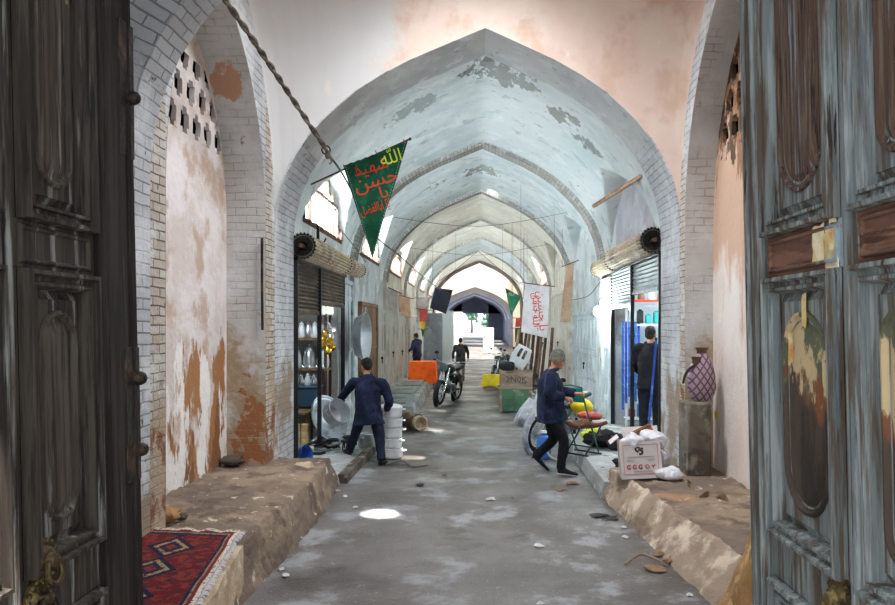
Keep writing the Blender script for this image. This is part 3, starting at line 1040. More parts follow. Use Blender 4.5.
for sg in (-1, 1):
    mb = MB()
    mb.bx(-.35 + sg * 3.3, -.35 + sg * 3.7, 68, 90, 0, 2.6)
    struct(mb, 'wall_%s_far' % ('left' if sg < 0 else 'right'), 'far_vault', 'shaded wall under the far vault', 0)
mb = MB()
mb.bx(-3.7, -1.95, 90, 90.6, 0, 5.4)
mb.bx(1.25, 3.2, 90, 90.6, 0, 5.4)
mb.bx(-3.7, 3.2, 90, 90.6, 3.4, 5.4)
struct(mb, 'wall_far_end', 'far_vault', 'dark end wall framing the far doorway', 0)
# ------------------------------------------------------------------ gate leaves
def sweep_panel(mb, y0, y1, z0, z1, prof, s):
    """mitred moulding: prof = (inset, height) pairs, heights along s * x"""
    o = len(mb.v)
    for ins, h in prof:
        for y, z in ((y0 + ins, z0 + ins), (y1 - ins, z0 + ins), (y1 - ins, z1 - ins), (y0 + ins, z1 - ins)):
            mb.v.append(Vector((s * h, y, z)))
    for i in range(len(prof) - 1):
        for q in range(4):
            a, b = o + i * 4 + q, o + i * 4 + (q + 1) % 4
            mb.f.append((a, b, b + 4, a + 4) if s > 0 else (a, a + 4, b + 4, b))


def stadium(y0, y1, z0, z1, n=12):
    r = (y1 - y0) / 2
    c = (y0 + y1) / 2
    return [(c + r * math.cos(PI + PI * i / n), z0 + r * 1.0 + r * math.sin(PI + PI * i / n)) for i in range(n + 1)] + \
           [(c + r * math.cos(PI * i / n), z1 - r + r * math.sin(PI * i / n)) for i in range(n + 1)]


def stadium_field(mb, y0, y1, z0, z1, s, h0, h1):
    """raised round-ended field with a double bead"""
    rings = []
    for ins, h in ((0, h0), (.004, h0 + .012), (.016, h0 + .014), (.024, h0 + .002), (.034, h0 - .004), (.075, h1), (.08, h1)):
        rings.append([(s * h, y, z) for y, z in stadium(y0 + ins, y1 - ins, z0 + ins, z1 - ins)])
    o = len(mb.v)
    n = len(rings[0])
    for r in rings:
        mb.v += [Vector(p) for p in r]
    for i in range(len(rings) - 1):
        for q in range(n):
            a, b = o + i * n + q, o + i * n + (q + 1) % n
            mb.f.append((a, b, b + n, a + n) if s > 0 else (a, a + n, b + n, b))
    c = [o + (len(rings) - 1) * n + q for q in range(n)]
    mb.f.append(tuple(c) if s > 0 else tuple(reversed(c)))


def gate(name, label, X, s, post_w, cw, wood, upper, lower, railm):
    """a leaf hinged at y = 1.95 that stands parallel to the passage; s: which way its inner face looks"""
    d = thing(name, label, 'door', (X, 1.95, 0), kind='structure', rot=(0, R(-1.3), 0))
    L = 1.45
    W = L - post_w
    top = 3.95
    slab = MB()
    slab.bx(-s * .075, -s * .03, 0, L, .05, top)
    slab.build('leaf', wood, d)
    st = MB()
    c1a, c1b = W - cw, W - .01       # column of panels next to the post
    c0a, c0b = .02, W - cw - .115
    for a, b in ((c1b, W + .02), (c0b, c1a), (0, c0a)):
        st.bx(-s * .03, 0, a, b, .05, top)
    # a moulded rib down the middle stile
    m_ = (c0b + c1a) / 2
    st.tube([(s * .004, m_, .06), (s * .004, m_, top)], .018, 8, 1)
    st.build('stile', wood, d, bevel=.006)
    rows = ((.2, .93), (1.12, 2.2), (2.37, 3.8))
    rl = MB()
    for a, b in ((.05, .2), (.93, 1.12), (3.8, top)):
        rl.bx(-s * .03, s * .002, 0, W, a, b)
    rl.build('rail', wood, d, bevel=.006)
    for y0, y1 in ((c0a, c0b), (c1a - .03, W)):
        rb = MB()
        rb.bx(-s * .03, s * .004, y0, y1, 2.2, 2.37)
        sweep_panel(rb, y0 + .03, y1 - .03, 2.215, 2.355, ((0, .004), (.006, .016), (.016, .016), (.022, .004)), s)
        rb.build('rail', railm, d, bevel=.004)
    for ci, (y0, y1) in enumerate(((c0a, c0b), (c1a, c1b))):
        for ri, (z0, z1) in enumerate(rows):
            fr = MB()
            sweep_panel(fr, y0, y1, z0, z1, ((0, 0), (.004, .044), (.02, .048), (.028, .02), (.044, .018), (.048, .034), (.06, .034), (.068, .0), (.07, -.028), (.075, -.03)), s)
            fo = fr.build('panel_frame', wood, d, smooth=25)
            # bevelled field that rises to a flat with a round-ended panel
            pf = MB()
            i = .073
            sweep_panel(pf, y0 + i, y1 - i, z0 + i, z1 - i, ((0, -.028), (.03, -.012), (.032, -.006), (.04, -.006)), s)
            a, b, c, e = y0 + i + .04, y1 - i - .04, z0 + i + .04, z1 - i - .04
            o = len(pf.v)
            pf.v += [Vector((-s * .006, *q)) for q in ((a, c), (b, c), (b, e), (a, e))]
            pf.f.append((o, o + 1, o + 2, o + 3) if s > 0 else (o + 3, o + 2, o + 1, o))
            pf.build('panel', wood, d, smooth=25)
            fl = MB()
            g_ = .012
            stadium_field(fl, a + g_, b - g_, c + .03, e - .03, s, -.004, .006)
            fl.build('panel_field', upper if ri == 2 else lower, d, smooth=25)
    ps = MB()
    n = 40
    ps.bx(-s * .06, s * .03, W + .02, L, .05, top)
    ps.build('post', 'gate_post' if s > 0 else wood, d, bevel=.012)
    pm = MB()
    for y in (W + .05, L - .06):
        pm.tube([(s * .03, y, .06), (s * .03, y, top)], .014, 8, 1)
    pm.build('molding', 'gate_post' if s > 0 else wood, d)
    return d, W, L


gL, WL, LL = gate('door_1', 'dark weathered carved wooden gate leaf with iron studs, left of the passage', -1.535, 1, .34, .50, 'gate_dark', 'gate_panel_dark', 'gate_panel_dark', 'gate_dark')
gR, WR, LR = gate('door_2', 'blue-grey peeling carved wooden gate leaf with paper remnants, right of the passage', 1.295, -1, .21, .64, 'gate_blue', 'gate_panel_brown', 'gate_panel_rust', 'gate_rail')
rotY = Matrix.Rotation(PI / 2, 4, 'Y')
for i, z in enumerate((3.02, 1.76, 1.44)):
    sb = MB()
    sb.lathe([(0, .055), (.012, .054), (.024, .046), (.031, .03), (.031, .012), (.038, .008), (.04, 0)], 20, Matrix.Translation((.03, LL - .05, z)) @ rotY)
    sb.build('stud', 'iron', gL)
for z0, z1 in ((2.75, 3.35), (1.3, 1.9)):
    ib = MB()
    ib.bx(.028, .036, LL - .14, LL - .01, z0, z1)
    rough_up(ib, .01, 7)
    ib.build('strap', 'iron', gL, bevel=.004)


def knocker(d, s, y, z, big):
    p = MB()
    m = Matrix.Translation((s * .005, y, z)) @ Matrix.Rotation(s * PI / 2, 4, 'Y')
    p.lathe([(.10 * big, 0), (.10 * big, .012), (.085 * big, .02), (.075 * big, .016), (.06 * big, .03), (.04 * big, .035), (.03 * big, .06), (0, .068)], 28, m)
    for i in range(14):
        a = 2 * PI * i / 14
        p.ball((s * .02, y + .088 * big * math.cos(a), z + .088 * big * math.sin(a)), .011, 8, 5)
    k = p.build('knocker', 'iron_brass', d)
    r = MB()
    r.torus((s * .055, y, z - .045 * big), .055 * big, .011, (1, 0, .15 * s), 24, 8)
    r.build('ring', 'iron_brass', k)


knocker(gL, 1, .70, 1.16, .8)
knocker(gL, 1, .66, 1.04, .7)
knocker(gR, -1, .63, 1.05, .85)
# torn paper on the right leaf
for (y0, z0, y1, z1) in ((.61, 1.75, .70, 2.33), (.70, 2.22, .80, 2.37), (.61, 2.35, .66, 2.5), (.86, 1.98, .90, 2.12), (.985, 1.84, 1.03, 1.98), (.60, 2.2, .70, 2.36)):
    pb = MB()
    n = 16
    out = []
    for i in range(n):
        a = 2 * PI * i / n
        k = max(abs(math.cos(a)), abs(math.sin(a)))
        j = rng.uniform(.72, 1.04)
        out.append(((y0 + y1) / 2 + (y1 - y0) / 2 * math.cos(a) / k * j, (z0 + z1) / 2 + (z1 - z0) / 2 * math.sin(a) / k * j))
    m = Matrix(((0, 0, -1, -.009), (1, 0, 0, 0), (0, 1, 0, 0), (0, 0, 0, 1)))
    pb.prism(out, .003, m)
    pb.build('paper_remnant', 'paper', gR, smooth=0)

# ------------------------------------------------------------------ rug and rubble on the left ledge
rugc = [G(147, 529, .41), G(236, 533, .41), G(207, 605, .41), G(96, 605, .41)]
far_l, far_r = Vector((-2.62, 5.72, 0)), Vector((-1.80, 5.62, 0))
near_l, near_r = Vector((-2.40, 3.85, 0)), Vector((-1.52, 3.75, 0))
mb = MB()


def rugp(u, v):
    a = near_l.lerp(near_r, u)
    b = far_l.lerp(far_r, u)
    p = a.lerp(b, v)
    z = .438 + .006 * noise.noise(Vector((p.x * 3, p.y * 3, 0))) + (.02 if v > .97 else 0) * noise.noise(Vector((u * 9, 0, 4)))
    return (p.x + .012 * noise.noise(Vector((p.y * 4, 1, u))), p.y, z)


rug = thing('rug', 'red oriental rug with navy diamonds and fringed edge on the left mud ledge', 'rug')
mb.grid(rugp, 24, 40, uv=lambda u, v: (u, v))
pile = mb.build('pile', 'rug', rug)
so = pile.modifiers.new('s', 'SOLIDIFY')
so.thickness = .014
so.offset = 1
for u, dx in ((0, -1), (1, 1)):
    fr = MB()
    for i in range(70):
        v = i / 69
        p = Vector(rugp(u, v))
        e = p + Vector((dx * rng.uniform(.025, .045), rng.uniform(-.02, .02), -.008))
        fr.tube([p, (p + e) / 2 + Vector((0, 0, .004)), e], .005, 5, 1)
    fr.build('fringe', 'banner_white', rug)
# pale plaster face under the rug edge
mb = MB()
for i in range(12):
    mb.bx(-.05, .05, i * .16, i * .16 + .161, 0, .39)
rough_up(mb, .014, 4)
o = struct(mb, 'baseboard_plaster', 'mud_pale', 'pale plaster face of the ledge below the rug', 30)
o.location = (-1.50, 3.55, 0)
o.rotation_euler = (0, 0, R(8.0))


def lump(name, label, cat, m, loc, size, seed, group=None, parent=None):
    mb = MB()
    mb.ball((0, 0, size[2] * .8), size, 14, 10)
    for i, q in enumerate(mb.v):
        d = noise.noise(q * (2.2 / max(size)) + Vector((seed, 0, 0))) * .45 + noise.noise(q * (5 / max(size)) + Vector((seed, 4, 0))) * .2
        mb.v[i] = Vector((q.x * (1 + d), q.y * (1 + d), max(0, q.z * (1 + d * .6))))
    o = mb.build(name, m, parent, loc, smooth=35)
    if not parent:
        tag(o, label, cat, group)
    return o


q = G(168, 521, .42)
lump('brick_fragment', 'tan broken brick lump behind the rug at the foot of the left pier', 'brick', 'brickbit', q, (.10, .08, .06), 3)
q = G(181, 520, .42)
lump('stone', 'small dark stone lying right of the tan brick lump behind the rug', 'stone', 'rock', q, (.05, .05, .03), 5)
q = G(232, 465, .42)
lump('stone', 'larger dark stone lying in the far corner of the left niche', 'stone', 'rock', q, (.14, .1, .06), 8)
q = G(244, 461, .42)
lump('stone', 'small dark stone beside the larger one in the far corner of the left niche', 'stone', 'rock', q, (.08, .07, .055), 9)
for i, (px, py, sx, sz, l) in enumerate(((301, 484, .17, .24, 'tall pale crumbling mud lump at the end of the left ledge'), (318, 481, .13, .20, 'pointed pale mud lump nearest the sidewalk at the end of the left ledge'), (291, 494, .13, .16, 'low pale mud lump nearest the camera at the end of the left ledge'))):
    q = G(px, py + 16, 0)
    q.z = 0
    lump('mud_lump', l, 'lump', 'mud_pale', q, (sx, sx * .8, sz), 11 + i)

# ------------------------------------------------------------------ rope, cables, pennant
def cable(name, label, pts, r, m='cable', cat='cable', group=None, twist=False):
    mb = MB()
    if twist:
        # two strands laid round each other
        tot = [Vector(p) for p in pts]
        dense = []
        for a, b in zip(tot, tot[1:]):
            k = max(2, int((b - a).length / .05))
            dense += [a.lerp(b, i / k) for i in range(k)]
        dense.append(tot[-1])
        for ph in (0, PI):
            mb.tube([p + Vector((math.cos(i * .75 + ph), 0, math.sin(i * .75 + ph))) * r * .75 for i, p in enumerate(dense)], r * .8, 6, 1)
    else:
        mb.tube(pts, r, 6, 5)
    return tag(mb.build(name, m), label, cat, group)


cable('rope', 'thick twisted rope slanting down from the top of the left wall to the broad arch', [P(210, -22, 6.4), P(250, 35, 7.2), P(290, 95, 8.2), P(328, 152, 8.95)], .022, 'rope', 'rope', twist=True)
hk = thing('hook', 'iron hook and knotted loop holding the rope under the broad arch', 'hook', P(326, 150, 8.95))
mb = MB()
mb.torus((0, 0, 0), .05, .009, (0, 1, .3))
mb.build('ring', 'iron', hk)
mb = MB()
mb.ball((.02, 0, -.06), (.035, .03, .05))
mb.tube([(.02, 0, -.06), (.06, .05, -.12), (.03, .05, -.16)], .012, 6, 3)
mb.build('knot', 'rope', hk)
mb = MB()
mb.cyl((0, 0, 0), (-.12, .05, .22), .012)
mb.build('pin', 'iron', hk)
cable('cable', 'black cable running on from the rope hook behind the green pennant', [P(328, 154, 8.95), P(346, 180, 10.1), P(372, 232, 13.5), P(392, 250, 17)], .014)
cable('cable', 'black cable drooping along the left vaults to the black flag', [P(392, 250, 17), P(402, 258, 20), P(420, 274, 25), P(440, 290, 27.5)], .014)
cable('cable', 'thin wire sagging below the pennant along the left window', [P(316, 205, 10.2), P(345, 235, 11.2), P(366, 262, 13)], .006)
cable('cable', 'thin wire hanging on the right wall above the white door', [P(572, 300, 18.6), P(588, 296, 16.5), P(600, 282, 14.6)], .008)
for i, (y, z, l) in enumerate(((17.0, 4.6, 'thin wire stretched across the second bay of vault'), (23, 4.5, 'thin wire stretched across the cream vault'))):
    cable('cable', l, [(-2.2, y, z - .1), (0, y, z - .35), (2.2, y, z)], .006)
for i, (x0, y0, x1, y1, Y, l) in enumerate(((478, 251, 428, 288, 33, 'thin flag line sloping down left under the fifth arch'), (478, 251, 528, 288, 33, 'thin flag line sloping down right under the fifth arch'))):
    cable('flag_line', l, [P(x0, y0, Y), P((x0 + x1) / 2, (y0 + y1) / 2 + 2, Y), P(x1, y1, Y)], .012, cat='line')

# the big green pennant
YF = 9.95
pen = thing('pennant_flag', 'green triangular pennant with red and lime lettering hanging from a slanting pole', 'flag', P(343, 165, YF))
o0 = P(343, 165, YF)
A, B, C = P(343, 165, YF) - o0, P(408, 141, YF) - o0, P(372, 258, YF) - o0


def wave(x, z):
    return .035 * math.sin(x * 9 + z * 1.3) * min(1, max(.15, -z * 1.1 + .2)) + .02 * math.sin(z * 5 + x * 4)


mb = MB()
n = 44
idx = {}
for i in range(n + 1):
    for j in range(n + 1 - i):
        p = C + (A - C) * (i / n) + (B - C) * (j / n)
        # the hoist hangs in little scallops
        sag = -.012 * abs(math.sin(j / n * 9 * PI)) if i + j == n else 0
        idx[i, j] = len(mb.v)
        mb.v.append(Vector((p.x, wave(p.x, p.z), p.z + sag)))
for i in range(n):
    for j in range(n - i):
        mb.f.append((idx[i, j], idx[i + 1, j], idx[i, j + 1]))
        if i + j < n - 1:
            mb.f.append((idx[i + 1, j], idx[i + 1, j + 1], idx[i, j + 1]))
cl = mb.build('cloth', 'flag_green', pen, smooth=60)
so = cl.modifiers.new('s', 'SOLIDIFY')
so.thickness = .006
so.offset = 0


def lettering(s, size, at, ang, m, parent, sx=1.0, name='lettering', wv=wave, bold=0.0):
    me = text_mesh(s, size, .004)
    ca, sa = math.cos(ang), math.sin(ang)
    for v in me.vertices:
        x, y = v.co.x * sx, v.co.y
        X, Z = at[0] + x * ca - y * sa, at[1] + x * sa + y * ca
        v.co = Vector((X, wv(X, Z) - .008 - v.co.z * .6, Z))
    me.materials.clear()
    me.materials.append(M[m])
    o = bpy.data.objects.new(name, me)
    COL.objects.link(o)
    o.parent = parent
    return o


def uv_at(px, py):
    q = P(px, py, YF) - o0
    return (q.x, q.z)


ANG = R(16)
lettering('\ufdf2', .24, uv_at(391, 158), ANG, 'flag_lime', pen, 1.0)
lettering('\ufeaa\ufbff\ufeec\ufeb7', .22, uv_at(371, 167), ANG, 'flag_red', pen, 1.0)
lettering('\ufecd', .12, uv_at(357, 168), ANG, 'flag_red', pen)
lettering('\ufee6\ufeb4\ufea3', .28, uv_at(376, 180), ANG, 'flag_red', pen, 1.0)
lettering('\ufe8e\ufbfe', .22, uv_at(384, 193), ANG, 'flag_red', pen)
lettering('\ufede\ufec0\ufed4\ufedf\ufe8d\ufe8e\ufe91\ufe8d \ufe8e\ufbfe', .17, uv_at(375, 208), ANG, 'flag_red', pen, .56)
# stitched light edge
mb = MB()
for a, b in ((A, C), (B, C)):
    for i in range(40):
        t0, t1 = i / 40 + .004, i / 40 + .016
        q0, q1 = a.lerp(b, t0), a.lerp(b, t1)
        inn = ((A + B) / 2 - q0).normalized() * .03
        q0, q1 = q0 + inn, q1 + inn
        mb.cyl((q0.x, wave(q0.x, q0.z) - .006, q0.z), (q1.x, wave(q1.x, q1.z) - .006, q1.z), .004, n=5)
mb.build('stitching', 'board_grey', pen)
pm = MB()
pa, pb_ = P(301, 189, 10.6) - o0, P(410, 139, YF) - o0
pm.cyl(pa, pb_, .013, n=8)
pm.ball(pb_, .022, 8, 6)
pm.build('pole', 'wood_dark', pen)
for px, py in ((344, 166), (376, 152), (404, 141)):
    tm = MB()
    c = P(px, py, YF) - o0
    tm.torus(c, .02, .006, (1, 0, .4), 12, 5)
    tm.build('tie', 'redcloth', pen)


def flag(name, label, cat, corners, Y, m, nx=14, nz=18, amp=.04, group=None):
    """four-cornered (or three-cornered) hanging cloth; corners in px: tl, tr, br, bl"""
    o0 = P(*corners[0], Y)
    t = thing(name, label, cat, o0, group=group)
    q = [P(*c, Y) - o0 for c in corners]
    wv = lambda x, z: amp * math.sin(x * 7) * min(1, .2 - z * .8) + amp * .5 * math.sin(z * 4 + x * 3)
    mb = MB()

    def f(u, v):
        p = q[0].lerp(q[1], u).lerp(q[3].lerp(q[2], u), v)
        return (p.x, wv(p.x, p.z), p.z)
    mb.grid(f, nx, nz)
    cl = mb.build('cloth', m, t, smooth=60)
    s_ = cl.modifiers.new('s', 'SOLIDIFY')
    s_.thickness = .006
    s_.offset = 0
    rod = MB()
    d = (q[1] - q[0]).normalized() * .12
    rod.cyl(q[0] - d, q[1] + d, .012, n=8)
    rod.build('rod', 'wood_dark', t)
    for e in (q[0] - d * .8, q[1] + d * .8):
        x = o0.x + e.x
        zt = ZS + (AP + .1 - ZS) * pz((x - CX) / (WB + .1))
        if zt > o0.z + e.z + .02:
            cm_ = MB()
            cm_.cyl(e, (e.x, e.y, zt - o0.z), .004, n=5)
            cm_.build('cord', 'cable', t)
    return t, o0, wv


flag('flag', 'black flag hanging at an angle over the grey cabinet on the left', 'flag', [(435, 288), (453, 290), (446, 314), (430, 308)], 26, 'flag_black')
wf, wo, wwv = flag('banner', 'white banner with red calligraphy hanging on the right of the passage', 'banner', [(525, 283), (550, 286), (547, 338), (521, 332)], 17, 'banner_white', amp=.03)


def wuv(px, py):
    q = P(px, py, 17) - wo
    return (q.x, q.z)


lettering('\ufee6\ufbff\ufeb4\ufea3 \ufe8e\ufbfe', .27, wuv(542, 311), R(-86), 'flag_red', wf, 1.0, wv=wwv)
lettering('\ufee6\ufeb4\ufea3', .22, wuv(536, 303), R(-86), 'flag_red', wf, 1.0, wv=wwv)
lettering('\ufdf2', .22, wuv(536, 321), R(-86), 'flag_red', wf, 1.0, wv=wwv)
for k in range(5):
    mb = MB()
    x0, z0 = wuv(532, 296 + k * 7)
    x1, z1 = wuv(539, 296.6 + k * 7)
    mb.cyl((x0, wwv(x0, z0) - .008, z0), (x1, wwv(x1, z1) - .008, z1), .008, n=6)
    mb.build('lettering', 'flag_red', wf)
g2, go, gwv = flag('pennant_flag', 'small green pennant hanging under the far arch right of the gap', 'flag', [(505, 288), (521, 297), (511.6, 315), (511, 315)], 25, 'flag_green')
q = P(511.5, 294, 25) - go
lettering('\ufdf2', .16, (q.x, q.z), R(-20), 'banner_white', g2, wv=gwv)
rb, ro, rwv = flag('flag', 'red flag panel hanging above a green cloth, left of the white banner', 'flag', [(516, 318), (524, 318), (523, 327), (515, 327)], 23, 'redcloth')
flag('flag', 'green cloth hanging below the red flag, left of the white banner', 'flag', [(515, 328), (521, 328), (520, 342), (515, 342)], 23.1, 'flag_green')
flag('banner', 'narrow red banner with yellow and green tail beside the grey cabinet on the left', 'banner', [(419, 309), (428, 310), (426, 322), (420, 321)], 25, 'redcloth')
flag('pennant_flag', 'yellow tail cloth hanging under the narrow red banner on the left', 'flag', [(420, 321), (426, 321), (424, 330), (422, 329)], 25.1, 'yellow')
flag('pennant_flag', 'green tail tip hanging under the yellow cloth on the left', 'flag', [(421, 329), (425, 329), (423, 337), (422.5, 337)], 25.2, 'flag_green')
flag('canvas_sheet', 'white canvas sheet hanging above the pale doors on the left wall', 'sheet', [(383, 285), (398, 292), (397, 314), (383, 307)], 20.9, 'canvas')
flag('canvas_sheet', 'tan canvas sheet hanging next to the white one on the left wall', 'sheet', [(399, 295), (410, 298), (411, 318), (399, 314)], 24, 'canvas_tan')
flag('canvas_sheet', 'tan canvas strip hanging on the right wall behind the white banner', 'sheet', [(566, 265), (574, 262), (571, 322), (560, 322)], 18.4, 'canvas_tan')
flag('canvas_sheet', 'white sheet hanging over the narrow red banner beside the left wall', 'sheet', [(417, 298), (430, 298), (429, 308), (417, 308)], 25.4, 'canvas')

# ------------------------------------------------------------------ roller shutters
def drum(t, y0, y1, r, m, end='black'):
    mb = MB()
    n = 22
    prof = []
    for i in range(n * 4):
        a = 2 * PI * i / (n * 4)
        prof.append((a, r * (1.0 if i % 4 in (1, 2) else .88)))
    vs, fs = [], []
    for yy in (y0, y1):
        vs += [(q * math.cos(a), yy, q * math.sin(a)) for a, q in prof]
    k = len(prof)
    for i in range(k):
        fs.append((i, k + i, k + (i + 1) % k, (i + 1) % k))
    vs += [(.82 * q * math.cos(a), yy, .82 * q * math.sin(a)) for yy in (y0, y1) for a, q in prof]
    for i in range(k):
        j = (i + 1) % k
        fs.append((i, j, 2 * k + j, 2 * k + i))
        fs.append((k + i, 3 * k + i, 3 * k + j, k + j))
        fs.append((2 * k + i, 2 * k + j, 3 * k + j, 3 * k + i))
    mb.add(vs, fs)
    d = mb.build('drum', m, t, smooth=25)
    for e, yy in ((y0 - .012, 0), (y1 + .012, 1)):
        eb = MB()
        for i in range(n):
            a = 2 * PI * i / n
            eb.ball((r * .95 * math.cos(a), e, r * .95 * math.sin(a)), (r * .085, .02, r * .085), 8, 5)
        eb.torus((0, e, 0), r * .87, r * .05, (0, 1, 0), 40, 6)
        for q in (.72, .56, .4):
            eb.torus((0, e + (.015 if yy == 0 else -.015), 0), r * q, r * .05, (0, 1, 0), 32, 6)
        eb.build('end_ring', end, d)
    sb = MB()
    sb.cyl((0, y0 - .12, 0), (0, y1 + .05, 0), r * .16, n=12)
    sb.build('shaft', 'rust', t)
    return d


def curtain(t, x, y0, y1, z0, z1, m):
    mb = MB()
    n = max(3, int((z1 - z0) / .055))
    rows = []
    for i in range(n * 4 + 1):
        z = z1 - (z1 - z0) * i / (n * 4)
        rows.append((x + .011 * math.cos(i / 4 * 2 * PI), z))
    for sgn in (0, .018):
        for xx, z in rows:
            mb.v += [Vector((xx + sgn, y0, z)), Vector((xx + sgn, y1, z))]
    k = len(rows)
    for i in range(k - 1):
        a = 2 * i
        mb.f.append((a, a + 1, a + 3, a + 2))
        b = 2 * k + a
        mb.f.append((b, b + 2, b + 3, b + 1))
    o = mb.build('curtain', m, t, smooth=30)
    bb = MB()
    bb.bx(x - .02, x + .035, y0, y1, z0 - .05, z0)
    bb.build('bottom_bar', 'slat_brown' if m == 'slat_brown' else 'steel', o)
    return o


def shutter(label, sg, x, z, y0, y1, r, cur, m, cm, pole=None, opening=None):
    t = thing('roller_shutter', label, 'shutter', (x, (y0 + y1) / 2, z))
    yo = (y0 + y1) / 2
    drum(t, y0 - yo, y1 - yo, r, m)
    for (a, b, zb) in cur:
        curtain(t, sg * .09 + (0 if sg < 0 else -.02), a - yo, b - yo, zb - z, -.08, cm)
    if opening:
        a, b = opening
        lb = MB()
        lb.bx(sg * .03, sg * .2, a - yo, b - yo, -.2, -.145)
        lb.build('lintel', 'slat_brown' if cm == 'slat_brown' else 'steel', t)
        for yy in (a + .02, b - .02):
            gb = MB()
            gb.bx(sg * .06, sg * .13, yy - yo - .02, yy - yo + .02, .0 - z + .1, -.15)
            gb.build('guide_rail', 'black', t)
    if pole:
        pb = MB()
        pb.bx(sg * .03, sg * .09, pole - yo - .025, pole - yo + .025, (.09 if sg < 0 else .2) - z, -.15)
        pb.build('mullion', 'black', t)
    return t


shutter('rolled-up corrugated shutter over the pot shop on the left', -1, -2.35, 3.06, 10.0, 12.85, .18, [(9.97, 11.3, 2.2), (11.36, 13.48, 2.36)], 'slat', 'slat_brown', 11.33, (9.96, 13.5))
shutter('shorter rolled-up shutter further along the left wall, behind the pot shop drum', -1, -2.36, 3.08, 12.93, 14.7, .15, [], 'slat', 'slat_brown')
shutter('rolled-up corrugated shutter over the lit shop on the right', 1, 2.36, 3.14, 10.05, 12.9, .18, [(10.0, 11.67, 2.52), (11.73, 13.55, 2.34)], 'slat', 'slat_grey', 11.7, (9.97, 13.6))
shutter('shorter rolled-up shutter beyond the lit shop drum on the right wall', 1, 2.36, 3.10, 13.0, 14.65, .155, [], 'slat', 'slat_grey')

# beam across the right lunette
mb = MB()
mb.cyl(P(594, 206, 12.2), P(646, 173, 10.4), .035, n=10)
tag(mb.build('beam_pole', 'wood'), 'bare wooden pole slanting across the right lunette above the shutter', 'pole')
br = thing('bracket', 'small black iron bracket under the left lunette window', 'bracket', P(318, 233, 11.4))
mb = MB()
mb.bx(-.02, .02, -.02, .02, -.15, .12)
mb.build('bar', 'iron', br)
mb = MB()
mb.tube([(0, 0, -.14), (.08, 0, -.16), (.12, 0, -.08)], .012, 6, 3)
mb.build('hook', 'iron', br)

mb = MB()
mb.tube([P(262, 238, 8.55), P(262, 285, 8.55), P(262.5, 330, 8.55)], .016, 8, 2)
tag(mb.build('iron_bar', 'iron'), 'thin rusty iron bar fixed upright on the white far reveal of the left niche', 'bar')
# ------------------------------------------------------------------ doors and boards along the walls
ND = [2]


def wall_door(label, sg, y0, y1, z0, z1, m, kind, leaves=2):
    ND[0] += 1
    X = CX + sg * (WB + .09)
    d = thing('door_%d' % ND[0], label, 'door', (X, (y0 + y1) / 2, 0), kind='structure')
    hw = (y1 - y0) / 2
    s = -sg          # towards the passage
    fb = MB()
    fb.bx(0, s * .09, -hw, -hw + .07, z0, z1)
    fb.bx(0, s * .09, hw - .07, hw, z0, z1)
    fb.bx(0, s * .09, -hw, hw, z1 - .08, z1)
    fb.build('frame', m, d, bevel=.008)
    w = (2 * hw - .14) / leaves
    for i in range(leaves):
        a = -hw + .07 + i * w + .01
        b = a + w - .02
        lb = MB()
        if kind == 'corrugated':
            n = max(3, int((b - a) / .13))
            for k in range(n):
                y = a + (b - a) * k / n
                dy = (b - a) / n
                lb.add([(0, y, z0), (s * .05, y + dy * .25, z0), (s * .05, y + dy * .6, z0), (0, y + dy * .85, z0), (0, y + dy, z0),
                        (0, y, z1 - .08), (s * .05, y + dy * .25, z1 - .08), (s * .05, y + dy * .6, z1 - .08), (0, y + dy * .85, z1 - .08), (0, y + dy, z1 - .08)],
                       [(q, q + 1, q + 6, q + 5) for q in range(4)])
            lb.build('leaf', m, d, smooth=0)
            rb_ = MB()
            rb_.bx(s * .045, s * .065, a, b, 1.45, 1.5)
            rb_.build('rail', m, d)
        elif kind == 'plank':
            n = max(2, int((b - a) / .22))
            for k in range(n):
                y = a + (b - a) * k / n
                lb.bx(0, s * (.035 + .012 * (k % 2)), y + .006, y + (b - a) / n - .006, z0, z1 - .08)
            lb.build('leaf', m, d, bevel=.004)
            rb_ = MB()
            for z in (z0 + .35, (z0 + z1) / 2, z1 - .4):
                rb_.bx(s * .03, s * .06, a, b, z, z + .09)
            rb_.build('rail', m, d)
        else:
            lb.bx(0, s * .04, a, b, z0, z1 - .08)
            nc = max(2, round((b - a) / .42))
            for k in range(nc):
                ya, yb = a + (b - a) * k / nc + .04, a + (b - a) * (k + 1) / nc - .04
                for za, zb in ((z0 + .1, z0 + .62), (z0 + .7, z0 + 1.22), (z0 + 1.3, z1 - .16)):
                    bb = MB()
                    sweep_panel(bb, ya, yb, za, zb, ((0, .04), (.012, .062), (.03, .062), (.045, .046), (.09, .058), (.1, .058)), s)
                    lb.add(bb.v, bb.f)
                    o = len(lb.v)
                    lb.v += [Vector((s * .058, *q)) for q in ((ya + .1, za + .1), (yb - .1, za + .1), (yb - .1, zb - .1), (ya + .1, zb - .1))]
                    lb.f.append((o, o + 1, o + 2, o + 3) if s > 0 else (o + 3, o + 2, o + 1, o))
            lb.build('leaf', m, d, smooth=0)
    if leaves > 1:
        kb = MB()
        kb.ball((s * .075, 0, (z0 + z1) / 2 - .1), .035, 8, 6)
        kb.torus((s * .08, 0, (z0 + z1) / 2 - .18), .05, .01, (1, 0, 0), 14, 5)
        kb.build('latch', 'iron', d)
    return d


